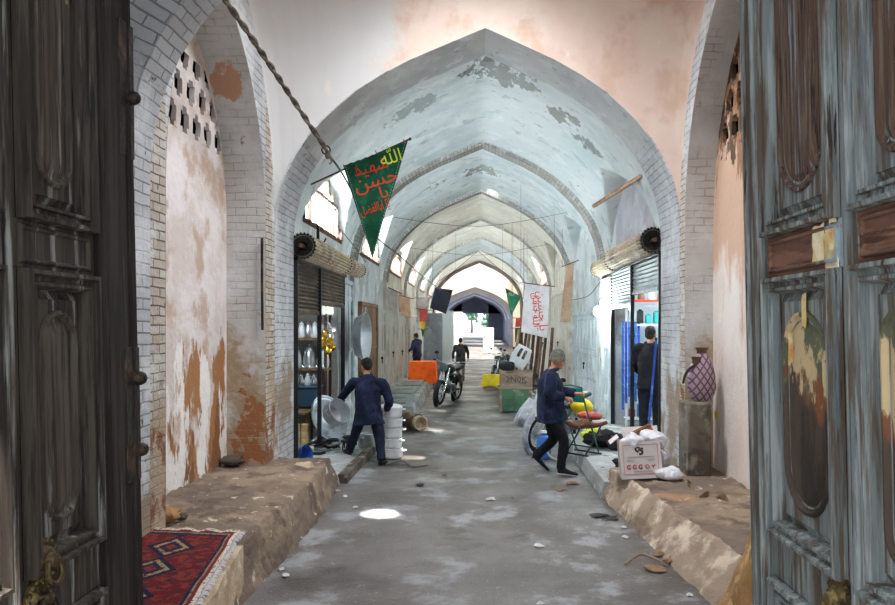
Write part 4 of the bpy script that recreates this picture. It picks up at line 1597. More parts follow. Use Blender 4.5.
wall_door('narrow pale panel door between the pot shop and the brick rib, basin hung on it', -1, 13.6, 14.7, .09, 2.85, 'door_white', 'plank', 1)
wall_door('brown corrugated shutter door on the left wall just past the basin', -1, 15.75, 18.3, .1, 2.5, 'door_brown', 'corrugated', 2)
wall_door('pale wooden double door under the white canvas sheet on the left wall', -1, 18.4, 19.9, .1, 2.4, 'door_pale', 'plank')
wall_door('pale wooden double door past the second rib on the left wall', -1, 20.4, 23.0, .1, 2.5, 'door_pale', 'plank')
wall_door('pale plank door under the tan canvas sheet on the left wall', -1, 23.1, 25.4, .1, 2.4, 'door_pale', 'plank')
wall_door('far pale plank door on the left wall before the grey cabinet', -1, 27, 30, .1, 2.4, 'door_pale', 'plank')
wall_door('white panelled metal double door on the right wall by the bare bulb', 1, 15.25, 19.2, .13, 2.3, 'door_white', 'panel')
wall_door('grey weathered plank door on the right wall behind the white banner', 1, 20.4, 25.3, .13, 3.0, 'door_pale', 'plank', 4)
wall_door('far grey plank door on the right wall behind the leaning poles', 1, 25.9, 30.4, .13, 2.7, 'door_pale', 'plank', 4)
wall_door('white strip door beside the lit shop on the right wall', 1, 13.65, 14.7, .2, 2.9, 'door_white', 'plank', 1)
# ------------------------------------------------------------------ people
def head(mb, c, fwd, up=(0, 0, 1), k=1.0):
    """skull, jaw, brow, nose, lips, eyes and ears about the head centre"""
    f = Vector(fwd).normalized()
    u = Vector(up)
    u = (u - f * u.dot(f)).normalized()
    r = f.cross(u)
    m = Matrix(((r.x, f.x, u.x), (r.y, f.y, u.y), (r.z, f.z, u.z))).to_4x4()
    c = Vector(c)

    def b(p, rad):
        mb.ball(c + m.to_3x3() @ (Vector(p) * k), tuple(q * k for q in rad), 14, 10, m)
    b((0, -.012, .03), (.076, .096, .09))
    b((0, .01, -.025), (.066, .08, .085))
    b((0, .045, -.078), (.042, .042, .035))          # chin
    b((0, .078, .018), (.052, .02, .014))            # brow
    b((0, .096, -.022), (.013, .018, .014))          # nose tip
    mb.tube([c + m.to_3x3() @ (Vector(p) * k) for p in ((0, .082, .012), (0, .094, -.008), (0, .1, -.022))], [.009 * k, .011 * k, .013 * k], 8, 2)
    b((0, .084, -.055), (.024, .010, .006))          # lips
    b((0, .082, -.064), (.020, .010, .006))
    for s in (-1, 1):
        b((s * .031, .076, .002), (.013, .01, .009))  # eye
        b((s * .04, .062, -.028), (.026, .022, .022))  # cheek
        b((s * .077, -.005, -.012), (.012, .022, .034))  # ear
    return m


def hand(mb, wrist, d, palm, curl=.6, k=1.0, thumb=1):
    """palm, four fingers of unequal length and a thumb; d runs along the hand, palm is the palm's normal"""
    d = Vector(d).normalized()
    n = Vector(palm)
    n = (n - d * n.dot(d)).normalized()
    s = d.cross(n) * thumb
    w = Vector(wrist)
    mb.tube([w - d * .02, w + d * .04 * k, w + d * .085 * k], [(.026 * k, .02 * k), (.04 * k, .02 * k), (.04 * k, .018 * k)], 10, 3)
    for i, (o, L) in enumerate(((.030, .068), (.010, .078), (-.010, .072), (-.029, .058))):
        p = w + d * .08 * k + s * o * k
        pts, a = [p], 0
        for j, q in enumerate((.45, .32, .23)):
            a += curl * (.7, .9, .7)[j]
            p = p + (d * math.cos(a) + n * math.sin(a)) * L * q * k
            pts.append(p)
        mb.tube(pts, [.0105 * k, .0098 * k, .009 * k, .0075 * k], 8, 2)
    p = w + d * .03 * k + s * .032 * k
    mb.tube([p, p + (s * .6 + d * .6 + n * .3).normalized() * .035 * k, p + (s * .45 + d * .8 + n * .6).normalized() * .068 * k], [.013 * k, .0115 * k, .009 * k], 8, 3)


STAND = dict(hem=(0, 0, .78), waist=(0, 0, 1.02), chest=(0, .01, 1.26), sh=(0, 0, 1.40), neck=(0, .01, 1.46), head=(0, .03, 1.59), fwd=(0, 1, -.1),
             shL=(-.19, 0, 1.39), shR=(.19, 0, 1.39), elL=(-.25, -.03, 1.12), elR=(.25, -.03, 1.12), haL=(-.24, .06, .87), haR=(.24, .06, .87),
             hiL=(-.09, 0, .88), hiR=(.09, 0, .88), knL=(-.1, .02, .48), knR=(.1, .02, .48), anL=(-.1, -.03, .09), anR=(.1, -.03, .09),
             toL=(-.12, .15, .03), toR=(.12, .15, .03))


def person(label, loc, rz, J, coat, trousers, hair, k=1.0, voxel=.011, cap=None, hat=None, seed=0, hdir=None, curl=.7, bulk=1.0, group=None):
    j = dict(STAND)
    j.update(J)
    V = {a: Vector(b) for a, b in j.items()}
    t = thing('person', label, 'person', loc, rz, group)
    t.scale = (k, k, k)
    b = MB()
    m = head(b, V['head'], j['fwd'])
    b.tube([V['sh'] - Vector((0, 0, .04)), V['neck'], V['head'] - Vector((0, .005, .05))], [.06, .052, .05], 12, 3)
    b.tube([V['hem'].lerp(V['waist'], .3), V['waist'], V['chest'], V['sh']], [(.14, .1), (.13, .095), (.15, .1), (.12, .07)], 14, 3)
    for s in 'LR':
        sh, el, ha = V['sh' + s], V['el' + s], V['ha' + s]
        b.tube([V['sh'].lerp(sh, .4), sh, el, ha], [.03, .042, .036, .026], 10, 3)
        dv = (ha - el).normalized()
        hd = Vector(hdir[s][0]) if hdir and s in hdir else dv
        pn = Vector(hdir[s][1]) if hdir and s in hdir else Vector((1 if s == 'L' else -1, .2, 0))
        hand(b, ha + dv * .01, hd, pn, curl, 1.0, 1 if s == 'L' else -1)
        b.tube([V['hi' + s], V['kn' + s], V['an' + s]], [.075, .05, .036], 10, 3)
        b.tube([V['an' + s], V['an' + s].lerp(V['to' + s], .5) + Vector((0, 0, -.005)), V['to' + s]], [.036, .035, .028], 8, 2)
    fuse(b, 'body', 'skin', t, voxel * .75, 2)
    # coat
    c = MB()
    hips = (V['hiL'] + V['hiR']) / 2
    c.tube([V['hem'], V['hem'].lerp(V['waist'], .5), V['waist'], V['chest'], V['sh'] - Vector((0, 0, .02)), V['neck'] - Vector((0, 0, .015))],
           [j.get('rhem', (.2, .165)), (.195, .16), (.185, .15), (.195, .15), (.15, .105), (.08, .078)], 20, 4)
    if bulk != 1:
        ax = V['waist']
        for i, q in enumerate(c.v):
            f = bulk if q.z < V['sh'].z - .06 else 1 + (bulk - 1) * .4
            c.v[i] = Vector((ax.x + (q.x - ax.x) * (1 + (f - 1) * .4), ax.y + (q.y - ax.y) * f, q.z))
    for s in 'LR':
        sh, el, ha = V['sh' + s], V['el' + s], V['ha' + s]
        c.tube([V['chest'].lerp(sh, .45) + Vector((0, 0, .05)), sh - Vector((0, 0, .015)), sh.lerp(el, .5), el, el.lerp(ha, .6), ha - (ha - el).normalized() * .015],
               [.075, .082, .068 * bulk, .06 * bulk, .053 * bulk, .048 * bulk], 14, 3)
    jk = fuse(c, 'coat', coat, t, voxel, 4, .016, 7, seed)
    cb = MB()
    cb.torus(V['neck'] + Vector((0, 0, -.005)), .074, .026, (0, -.25, 1), 24, 8)
    cb.build('collar', coat, jk)
    # trousers
    p = MB()
    p.ball(hips + Vector((0, 0, .0)), (.165, .125, .13))
    for s in 'LR':
        p.tube([V['hi' + s] + Vector((0, 0, .03)), V['hi' + s].lerp(V['kn' + s], .5), V['kn' + s], V['kn' + s].lerp(V['an' + s], .55), V['an' + s] + (V['kn' + s] - V['an' + s]).normalized() * .0],
               [.105, .09, .075, .068, .064], 14, 3)
    fuse(p, 'trousers', trousers, t, voxel, 4, .012, 9, seed + 3)
    for s in 'LR':
        a, o = V['an' + s], V['to' + s]
        d = (o - a)
        d = Vector((d.x, d.y, d.z))
        f = d.normalized()
        sb = MB()
        heel = a - Vector((f.x, f.y, 0)) * .045 - Vector((0, 0, .035)) if abs(d.z) < .12 else a - f * .03 + Vector((-f.x, -f.y, .0)) * .03
        sb.tube([heel, heel.lerp(o, .35) + Vector((0, 0, .018)), heel.lerp(o, .7) + Vector((0, 0, .005)), o + f * .06], [(.034, .036), (.042, .045), (.046, .036), (.03, .02)], 12, 3)
        so = sb.build('shoe', 'shoe', t)
        lb = MB()
        dn = Vector((0, 0, -.03))
        lb.tube([heel + dn, heel.lerp(o, .5) + dn * .9, o + f * .055 + dn * .5], [(.036, .008), (.046, .008), (.03, .007)], 10, 3)
        lb.build('sole', 'sole' if cap == 'sole' else 'shoe', so)
    hc = V['head']
    if hat:
        hb = MB()
        q = m.to_3x3()
        # ribbed knitted cap with a turned-up brim
        hm = Matrix.Translation(hc + q @ Vector((0, -.012, .015))) @ m @ Matrix.Rotation(R(9), 4, 'X')
        hb.lathe([(.088, -.01), (.093, .0), (.094, .02), (.091, .05), (.08, .088), (.062, .116), (.035, .134), (0, .14)], 28, hm @ Matrix.Diagonal((.93, 1.12, 1, 1)))
        ho = hb.build('beanie', hat, t)
        hb = MB()
        hb.lathe([(.088, -.022), (.098, -.022), (.1, .012), (.097, .025), (.09, .026)], 28, hm @ Matrix.Diagonal((.93, 1.12, 1, 1)))
        hb.build('brim', hat, ho)
    if hair:
        hb = MB()
        q = m.to_3x3()
        hb.ball(hc + q @ Vector((0, -.026, .042)), (.083, .098, .088), 16, 10, m)
        hb.ball(hc + q @ Vector((0, -.055, -.01)), (.07, .055, .07), 14, 9, m)
        fuse(hb, 'hair', hair, t, .012, 2, .01, 30, seed)
    return t


# man bending over his pots on the left
person('man in a navy jacket and dark trousers bending left to lift an aluminium pot', (-1.62, 10.8, 0), 0, dict(
    hem=(.05, -.06, .56), waist=(.03, -.03, .82), chest=(.02, .03, 1.05), sh=(.01, .07, 1.20), neck=(-.01, .11, 1.26), head=(-.02, .17, 1.385), fwd=(-.45, .8, -.45),
    shL=(-.185, .10, 1.17), shR=(.225, .04, 1.16), elL=(-.35, .22, .98), elR=(.33, .04, .88), haL=(-.46, .30, .885), haR=(.26, .27, .74),
    hiL=(-.06, -.03, .72), hiR=(.14, -.04, .72), knL=(-.16, .13, .46), knR=(.2, -.06, .37), anL=(-.27, .2, .17), anR=(.24, -.17, .075),
    toL=(-.36, .33, .12), toR=(.27, -.01, .03), rhem=(.24, .17)),
    'navy', 'navy_dark', 'hair', 1.0, .010, seed=2, curl=.9, hdir={'L': ((-.5, .5, -.5), (.3, .3, -1))})
# man walking off with a chair on the right
mw = person('man in a navy jacket, grey beanie and dark trousers stepping along with a folding chair', (.99, 10.0, 0), -PI / 2, dict(
    hem=(0, .0, .70), waist=(0, -.02, .98), chest=(0, -.02, 1.21), sh=(0, -.01, 1.35), neck=(0, .01, 1.40), head=(0, .085, 1.525), fwd=(.05, 1, -.22),
    shL=(-.18, .0, 1.33), shR=(.19, -.02, 1.33), elL=(-.21, .09, 1.11), elR=(.22, -.05, 1.08), haL=(-.12, .34, 1.07), haR=(.16, .155, 1.035),
    hiL=(-.09, -.02, .84), hiR=(.09, .0, .84), knL=(-.11, .03, .46), knR=(.09, .15, .46), anL=(-.2, -.2, .19), anR=(.08, .11, .09),
    toL=(-.2, -.07, .05), toR=(.09, .28, .03), rhem=(.19, .17)),
    'navy', 'blackcloth', None, 1.0, .010, cap='sole', bulk=1.2, hat='beanie', seed=5, curl=1.3, hdir={'R': ((-.1, 1, -.15), (-.5, 0, -1)), 'L': ((.1, 1, 0), (.4, 0, -1))})
person('man in a dark navy jacket standing behind the orange cloth table, head bowed', (-2.02, 24.7, .26), R(55), dict(
    head=(0, .06, 1.56), fwd=(0, 1, -.35), elL=(-.24, .06, 1.12), elR=(.24, .06, 1.12), haL=(-.16, .27, 1.0), haR=(.15, .27, 1.0)),
    'navy', 'navy_dark', 'hair', .87, .016, seed=8)
person('man in a charcoal jacket and taupe trousers walking away down the middle of the lane', (-.62, 26.6, 0), R(4), dict(
    anR=(.1, -.16, .12), toR=(.11, .0, .04), knR=(.1, -.02, .47), elL=(-.29, -.05, 1.12), elR=(.29, -.03, 1.12), haL=(-.3, .02, .88), haR=(.3, .04, .88)),
    'charcoal', 'taupe', 'hair', .9, .016, seed=11)
person('man in black seen from behind in the doorway of the lit right shop', (2.67, 11.55, .2), R(-25), dict(
    elL=(-.25, .06, 1.12), elR=(.25, .03, 1.12), haL=(-.2, .25, 1.0), haR=(.22, .2, .9)),
    'blackcloth', 'blackcloth', 'hair', 1.04, .012, seed=14)


# ------------------------------------------------------------------ motorcycles
def motorcycle(label, loc, rz, body='black', scale=1.0, group=None, lean=0.0, rim='chrome', box=False):
    t = thing('motorcycle', label, 'motorcycle', loc, group=group, rot=(0, lean, rz))
    t.scale = (scale,) * 3
    r = .29
    for y in (.62, -.6):
        w = MB()
        w.torus((0, y, r), r - .045, .045, (1, 0, 0), 36, 10)
        wo = w.build('wheel', 'rubber', t)
        w = MB()
        w.torus((0, y, r), r - .085, .014, (1, 0, 0), 32, 6)
        w.build('rim', rim, wo)
        w = MB()
        for i in range(18):
            a = 2 * PI * i / 18
            w.cyl((.02 if i % 2 else -.02, y + .03 * math.cos(a), r + .03 * math.sin(a)), (0, y + (r - .09) * math.cos(a + .25), r + (r - .09) * math.sin(a + .25)), .0035, n=4)
        w.build('spokes', rim, wo)
        w = MB()
        w.cyl((-.06, y, r), (.06, y, r), .05, n=14)
        w.cyl((.035, y, r), (.045, y, r), .11, n=20)
        w.build('hub', 'alu_dull', wo)
    f = MB()
    f.torus((0, .62, r), r + .03, .045, (1, 0, 0), 20, 8, (R(30), R(150)))
    for i, p in enumerate(f.v):
        f.v[i] = Vector((p.x * 1.25, p.y, p.z))
    f.build('front_fender', body, t)
    f = MB()
    f.torus((0, -.6, r), r + .05, .05, (1, 0, 0), 20, 8, (R(40), R(175)))
    f.build('rear_fender', body, t)
    f = MB()
    for s in (-1, 1):
        f.tube([(s * .075, .62, r), (s * .08, .5, .62), (s * .08, .43, .86)], [.022, .026, .024], 10, 2)
    f.build('fork', 'chrome', t)
    f = MB()
    f.tube([(0, .44, .82), (0, .3, .72), (0, -.1, .66), (0, -.6, .62)], .03, 8, 3)
    f.tube([(0, .42, .76), (0, .3, .5), (0, .15, .26), (0, -.2, .24)], .026, 8, 3)
    for s in (-1, 1):
        f.tube([(s * .06, -.1, .3), (s * .09, -.6, r)], .022, 8, 1)
        f.tube([(s * .1, -.35, .66), (s * .1, -.6, r + .02)], .026, 8, 1)
    f.build('frame', 'black', t)
    f = MB()
    f.ball((0, .17, .80), (.125, .26, .115), 18, 12)
    f.ball((0, .26, .84), (.1, .14, .08), 14, 8)
    f.build('fuel_tank', body, t)
    f = MB()
    f.tube([(0, -.05, .79), (0, -.3, .79), (0, -.62, .84), (0, -.72, .85)], [(.09, .045), (.125, .05), (.12, .05), (.08, .03)], 14, 4)
    f.build('seat', 'black', t)
    f = MB()
    f.box((0, .06, .36), (.2, .3, .2))
    f.cyl((0, .2, .42), (0, .3, .56), .075, n=14)
    for i in range(5):
        f.cyl((0, .2 + i * .022, .43 + i * .03), (0, .21 + i * .022, .437 + i * .03), .09, n=14)
    f.cyl((-.14, .02, .36), (.14, .02, .36), .085, n=16)
    f.build('engine', 'steel', t, bevel=.02)
    f = MB()
    f.tube([(.1, .26, .42), (.13, .3, .28), (.13, .05, .2), (.15, -.4, .26), (.15, -.78, .32)], [.02, .02, .024, .045, .042], 10, 3)
    f.build('exhaust_pipe', 'chrome', t)
    f = MB()
    for s in (-1, 1):
        f.tube([(0, .42, .92), (s * .14, .42, .96), (s * .28, .34, 1.0), (s * .38, .26, .98)], .012, 8, 3)
    h = f.build('handlebar', 'chrome', t)
    f = MB()
    for s in (-1, 1):
        f.cyl((s * .28, .335, 1.0), (s * .39, .25, .98), .02, n=10)
        f.tube([(s * .2, .4, .98), (s * .26, .42, 1.12), (s * .27, .42, 1.16)], .006, 6, 2)
        f.ball((s * .27, .42, 1.17), (.055, .012, .035), 12, 7)
    f.build('grip', 'rubber', h)
    f = MB()
    f.lathe([(.0, -.1), (.06, -.09), (.085, -.03), (.09, .02), (.082, .03)], 20, Matrix.Translation((0, .53, .86)) @ Matrix.Rotation(-PI / 2, 4, 'X'))
    f.build('headlight', body, t)
    f = MB()
    f.ball((0, .55, .86), (.08, .025, .08), 16, 8)
    f.build('lens', 'glass', t)
    for s in (-1, 1):
        f = MB()
        f.ball((s * .12, -.4, .55), (.035, .19, .1), 14, 9)
        f.build('side_cover', body, t)
    f = MB()
    f.tube([(-.1, .05, .25), (-.2, -.02, .1), (-.26, -.04, .02)], .012, 6, 2)
    f.build('kickstand', 'steel', t)
    if box:
        f = MB()
        f.box((0, .12, .62), (.42, .1, .5))
        f.build('leg_shield', body, t, bevel=.03)
    return t


q = G(439, 405)
motorcycle('black motorcycle with pale fork parked beside the orange cloth table, front wheel to the camera', (q.x + .2, q.y + .58, 0), R(163), 'black', 1.1, lean=R(-7), rim='alu_dull')
motorcycle('silver-wheeled moped parked behind the man with the folding chair', (1.33, 12.16, 0), R(138), 'tarp', 1.0, lean=R(-5), rim='alu_dull')
motorcycle('far motorcycle standing behind the yellow crate on the right', (.72, 27.6, 0), R(165), 'black_gloss', .95, lean=R(-6))
motorcycle('farthest motorcycle, leaning nearer the right wall behind the white chair', (1.15, 28.9, 0), R(190), 'black', .95, lean=R(5))

# cover sheet hanging over the crate corner and moped front
mb = MB()
rnd = random.Random(4)


def sheet(u, v):
    a = P(529, 398, 12.75).lerp(P(541, 403, 12.3), u)
    b = P(513, 424, 12.7).lerp(P(531, 429, 12.3), u)
    p = a.lerp(b, v)
    d = noise.noise(Vector((u * 3.1, v * 2.2, 1))) * .12 + .12 * math.sin(PI * v)
    return (p.x - d * .3, p.y - d, max(.02, p.z + d * .15))


mb.grid(sheet, 20, 24)
o = mb.build('cover_sheet', 'tarp', smooth=60)
s_ = o.modifiers.new('s', 'SOLIDIFY')
s_.thickness = .02
tag(o, 'crumpled silver-grey plastic sheet hanging in front of the moped', 'sheet')
mb = MB()
mb.box((0, 0, .27), (.26, .02, .54))
rough_up(mb, .01, 5)
tag(mb.build('board', 'white_plastic', loc=P(538, 408, 12.2) - Vector((0, 0, .15)), rot=(0, .25, .3), bevel=.004), 'white board standing between the silver sheet and the man with the chair', 'board')
tk = thing('canister', 'blue canister standing by the moped wheel behind the stepping man', 'canister', (.985, 11.15, 0))
mb = MB()
mb.lathe([(0, 0), (.1, 0), (.11, .02), (.11, .28), (.09, .33), (.04, .35), (.04, .39), (0, .39)], 24)
mb.build('body', 'blue_plastic', tk)
mb = MB()
mb.lathe([(.046, .385), (.046, .42), (0, .422)], 16)
mb.build('cap', 'white_plastic', tk)

# ------------------------------------------------------------------ the folding chair being set down
fc = thing('folding_chair', 'turquoise-backed folding chair on dark legs held by the man in the beanie', 'chair', (1.44, 10.38, .2), R(42))
mb = MB()
bk = []
for s in (-1, 1):
    mb.tube([(-.22, s * .19, .95), (-.16, s * .2, .72), (-.04, s * .2, .44), (.14, s * .2, .02)], .012, 8, 3)
mb.tube([(-.22, -.19, .95), (-.235, 0, .975), (-.22, .19, .95)], .012, 8, 3)
mb.build('back_frame', 'green_metal', fc)
mb = MB()
mb.grid(lambda u, v: (-.205 + .07 * v - .035 * math.sin(PI * u), -.18 + .36 * u, .94 - .2 * v), 14, 6)
o = mb.build('backrest', 'teal', fc)
o.modifiers.new('s', 'SOLIDIFY').thickness = .014
mb = MB()
mb.grid(lambda u, v: (-.13 + .44 * u, -.2 + .4 * v, .46 - .05 * math.sin(PI * v) + .015 * math.cos(u * 5)), 14, 14)
o = mb.build('seat', 'seat_rust', fc)
o.modifiers.new('s', 'SOLIDIFY').thickness = .05
for s in (-1, 1):
    mb = MB()
    mb.tube([(.24, s * .17, .43), (.1, s * .17, .24), (-.12, s * .17, .02)], .012, 8, 2)
    mb.build('leg', 'black', fc)
mb = MB()
mb.cyl((-.12, -.21, .015), (-.12, .21, .015), .013, n=8)
mb.cyl((.14, -.24, .02), (.14, .24, .02), .013, n=8)
mb.cyl((-.02, -.19, .12), (-.02, .19, .12), .01, n=8)
mb.build('foot_bar', 'black', fc)
rc = MB()
rc.ball((.0, 0, 0), (.19, .16, .055), 18, 10)
for i, v in enumerate(rc.v):
    rc.v[i] = v * (1 + .35 * noise.noise(v * 9))
tag(rc.build('cloth_bundle', 'redcloth', loc=(1.60, 10.52, .72), smooth=60), 'red and pale crumpled cloth bundle lying on the folding chair seat', 'cloth')
yb = MB()
yb.ball((0, 0, 0), (.2, .15, .12), 18, 10)
for i, v in enumerate(yb.v):
    yb.v[i] = v * (1 + .25 * noise.noise(v * 7 + Vector((3, 0, 0))))
tag(yb.build('sack', 'yellow', loc=(1.66, 12.0, .70), smooth=60), 'yellow plastic sack hanging at the moped side behind the folding chair', 'sack')
mb = MB()
mb.torus((0, 0, .2), .2, .016, (.3, 1, 0), 30, 8)
tag(mb.build('hoop', 'alu_dull', loc=(1.2, 11.0, .0)), 'pale metal hoop standing on the lane behind the stepping man', 'hoop')
# dark rags by the shop door
for i, (px, py, sz, m, l) in enumerate(((605, 440, (.3, .2, .12), 'blackcloth', 'heap of black cloth on the sidewalk before the lit shop'), (590, 434, (.14, .12, .1), 'yellow_green', 'small lime-yellow rag beside the black cloth heap'), (618, 444, (.16, .14, .12), 'charcoal', 'dark grey rag right of the black cloth heap'))):
    q = G(px, py + 6, .2)
    lump('cloth_heap', l, 'cloth', m, q, sz, 31 + i)
rr_ = lump('rag', 'black scrap of cloth beside the white carton on the right ledge', 'cloth', 'blackcloth', G(624, 468, .3), (.12, .09, .07), 36)

# ------------------------------------------------------------------ carton, block and wrapped jar on the right ledge
cx = thing('carton', 'white printed carton full of plastic bags on the right mud ledge', 'box', (1.79, 8.2, .335), rot=(R(-3), R(-4), R(-6)))
W_, D_, H_ = .43, .34, .40
mb = MB()
for a, b in (((0, -D_ / 2, H_ / 2), (W_, .008, H_)), ((0, D_ / 2, H_ / 2), (W_, .008, H_)), ((-W_ / 2, 0, H_ / 2), (.008, D_, H_)), ((W_ / 2, 0, H_ / 2), (.008, D_, H_)), ((0, 0, .004), (W_, D_, .008))):
    mb.box(a, b)
mb.build('carton', 'box_white', cx)
for (a, b, rot) in (((-W_ / 2 - .05, 0, H_ + .02), (.12, D_, .006), (0, R(-35), 0)), ((W_ / 2 + .035, 0, H_ - .06), (.006, D_, .16), (0, R(-20), 0)), ((.05, D_ / 2 + .02, H_ + .06), (W_ * .9, .006, .14), (R(-20), 0, 0))):
    mb = MB()
    mb.box(a, b, rot)
    mb.build('flap', 'box_white', cx)
yf = -D_ / 2 - .006
mb = MB()
for (x0, x1, z0, z1) in ((-.185, .185, .05, .054), (-.185, .185, .362, .366), (-.185, -.181, .05, .366), (.181, .185, .05, .366)):
    mb.bx(x0, x1, yf - .001, yf + .002, z0, z1)
mb.build('printed_border', 'print_red', cx)
mb = MB()
for pts, r in (([(-.035, .345), (-.05, .31), (-.02, .285)], .010), ([(-.03, .34), (.0, .325), (-.02, .30)], .008), ([(-.02, .315), (.02, .295), (.015, .268), (-.015, .262)], .011), ([(.01, .33), (.03, .315)], .009)):
    mb.tube([(x, yf, z) for x, z in pts], [(r, .002)] * len(pts), 8, 4)
mb.build('emblem', 'print_dark', cx)
mb = MB()
mb.bx(-.14, .15, yf - .001, yf + .002, .232, .238)
for x0, x1, z in ((-.15, -.06, .205), (-.15, -.08, .19), (.07, .15, .205), (.07, .14, .19)):
    mb.bx(x0, x1, yf - .001, yf + .002, z, z + .004)
mb.bx(-.09, .12, yf - .001, yf + .002, .075, .081)
mb.build('printed_lines', 'print_grey', cx)
mb = MB()
for i in range(3):
    x = -.13 + i * .062
    mb.tube([(x + .02 * math.cos(a), yf, .128 + .022 * math.sin(a)) for a in (R(40), R(110), R(180), R(250), R(320))], [(.007, .002)] * 5, 8, 3)
    mb.ball((x + .008, yf, .12), (.009, .002, .007), 8, 5)
mb.torus((.063, yf, .128), .021, .004, (0, 1, 0), 18, 5)
mb.tube([(.11, yf, .145), (.128, yf, .128), (.146, yf, .145)], [(.006, .002)] * 3, 8, 2)
mb.cyl((.128, yf, .128), (.128, yf, .108), .004, n=6)
mb.build('printed_icons', 'print_red', cx)


def bag(name, label, loc, size, seed, m='bag_clear', squash=.0):
    mb = MB()
    mb.ball((0, 0, size[2]), size, 26, 18)
    for i, q in enumerate(mb.v):
        d = noise.noise(q * 7 + Vector((seed, 0, 0))) * .38 + noise.noise(q * 17 + Vector((seed, 2, 0))) * .2
        mb.v[i] = Vector((q.x * (1 + d), q.y * (1 + d), max(.0, q.z * (1 + d * .7))))
    return tag(mb.build(name, m, loc=loc, smooth=50), label, 'bag')


bag('plastic_bag', 'white crumpled plastic bag bulging from the left half of the carton', (1.70, 8.15, .62), (.15, .13, .09), 1)
bag('plastic_bag', 'higher white crumpled plastic bag bulging from the right half of the carton', (1.92, 8.17, .62), (.15, .13, .12), 2)
bag('plastic_bag', 'clear crumpled plastic bag lying on the ledge right of the carton', (2.07, 8.02, .33), (.15, .12, .07), 3)
bag('plastic_bag', 'pale plastic bag slumped between the carton and the brick jamb', (2.09, 8.5, .33), (.08, .08, .13), 5)
cf = thing('cardboard_piece', 'brown cardboard piece sticking out of the carton top', 'cardboard', (1.86, 8.30, .72), rot=(R(-25), R(-28), R(-15)))
mb = MB()
mb.box((0, 0, .05), (.26, .02, .16))
mb.build('panel', 'cardboard', cf)
mb = MB()
mb.box((0, -.04, .13), (.26, .1, .008), (R(15), 0, 0))
mb.build('fold', 'cardboard', cf)
mb = MB()
mb.box((0, 0, .41), (.26, .40, .82))
bm_ = rough_up(mb, .012, 4)
tag(mb.build('stone_block', 'stone', loc=(2.44, 8.38, .32), bevel=.025), 'tall dark stone block standing against the jamb on the right ledge', 'block')
jar = thing('wrapped_jar', 'clay jar wrapped in lozenge-patterned cloth on the tall stone block', 'jar', (2.53, 8.42, 1.145))
mb = MB()
mb.lathe([(0, .0), (.1, .0), (.13, .05), (.155, .15), (.15, .28), (.125, .4), (.08, .5), (.06, .53)], 28)
rough_up(mb, .012, 8)
mb.build('wrapping', 'jar_cloth', jar)
mb = MB()
mb.lathe([(.058, .5), (.055, .56), (.075, .6), (.07, .6), (.05, .56)], 20)
mb.build('neck', 'jar_clay', jar)
mb = MB()
mb.tube([(-.08, -.06, .40), (-.16, -.08, .37), (-.22, -.09, .28), (-.235, -.09, .2)], [.018, .016, .015, .013], 10, 4)
mb.build('spout', 'black', jar)
mb = MB()
mb.lathe([(.03, 0), (.045, .06), (.05, .08), (0, .08)], 14, Matrix.Translation((-.09, -.07, .42)))
mb.build('cup', 'jar_clay', jar)
mb = MB()
mb.box((0, 0, 0), (.008, .08, .09), (R(45), 0, 0))
tag(mb.build('sticker', 'yellow', loc=(2.70, 8.45, .98)), 'small yellow diamond sticker on the edge of the right niche wall', 'sticker')
bm = thing('broom', 'blue broom handle leaning on the jamb by the lit shop door', 'broom', (2.36, 10.35, .2))
mb = MB()
mb.cyl((-.0, .0, .25), (.12, .02, 1.58), .017, n=10)
mb.build('handle', 'blue_paint', bm)
mb = MB()
mb.ball((.12, .02, 1.6), (.022, .022, .03), 10, 6)
mb.build('grip', 'black', bm)
mb = MB()
mb.box((-.01, 0, .13), (.06, .3, .26), None, .8)
mb.build('bristles', 'litter_brown', bm)

# ------------------------------------------------------------------ right side, middle distance
cr = thing('crate', 'weathered green wooden crate on the lane right of the yellow crate', 'crate', (.86, 17.4, 0))
mb = MB()
for z in (.1, .27, .44):
    mb.box((0, -.27, z), (.7, .02, .155))
    mb.box((0, .27, z), (.7, .02, .155))
    for s in (-1, 1):
        mb.box((s * .35, 0, z), (.02, .54, .155))
mb.build('side_boards', 'crate_green', cr, bevel=.004)
mb = MB()
for s in (-1, 1):
    for q in (-1, 1):
        mb.box((s * .34, q * .27, .27), (.06, .06, .54))
mb.build('corner_posts', 'crate_brown', cr, bevel=.004)
mb = MB()
mb.box((0, 0, .55), (.8, .62, .05))
mb.build('lid', 'crate_brown', cr, bevel=.006)
c2 = thing('crate', 'brown wooden box with dark stencilled marks on top of the green crate', 'crate', (.88, 17.35, .575))
mb = MB()
for s in (-1, 1):
    mb.box((0, s * .25, .17), (.72, .02, .30))
    mb.box((s * .36, 0, .17), (.02, .52, .30))
mb.box((0, 0, .02), (.72, .5, .02))
mb.build('side_boards', 'crate_brown', c2, bevel=.004)
mb = MB()
for s in (-1, 1):
    mb.box((0, s * .26, .345), (.76, .05, .05))
    mb.box((s * .365, 0, .345), (.05, .56, .05))
mb.build('rim', 'crate_brown', c2, bevel=.006)
me = text_mesh('2N0K', .2, .003)
for v in me.vertices:
    v.co = Vector((v.co.x, -.263 - v.co.z, .17 + v.co.y))
me.materials.clear()
me.materials.append(M['print_dark'])
o = bpy.data.objects.new('lettering', me)
COL.objects.link(o)
o.parent = c2
# white plastic chair tipped on its back on the box
ch = thing('plastic_chair', 'white plastic chair tipped over on the brown box by the leaning poles', 'chair', (.86, 17.5, .99), rot=(0, R(28), R(8)))
mb = MB()


def chairback(u, v):
    w = .19 + .03 * math.sin(PI * v)
    return ((u - .5) * 2 * w * (1 - .25 * max(0, v - .6)), -.03 * math.cos((u - .5) * PI), .06 + .5 * v)


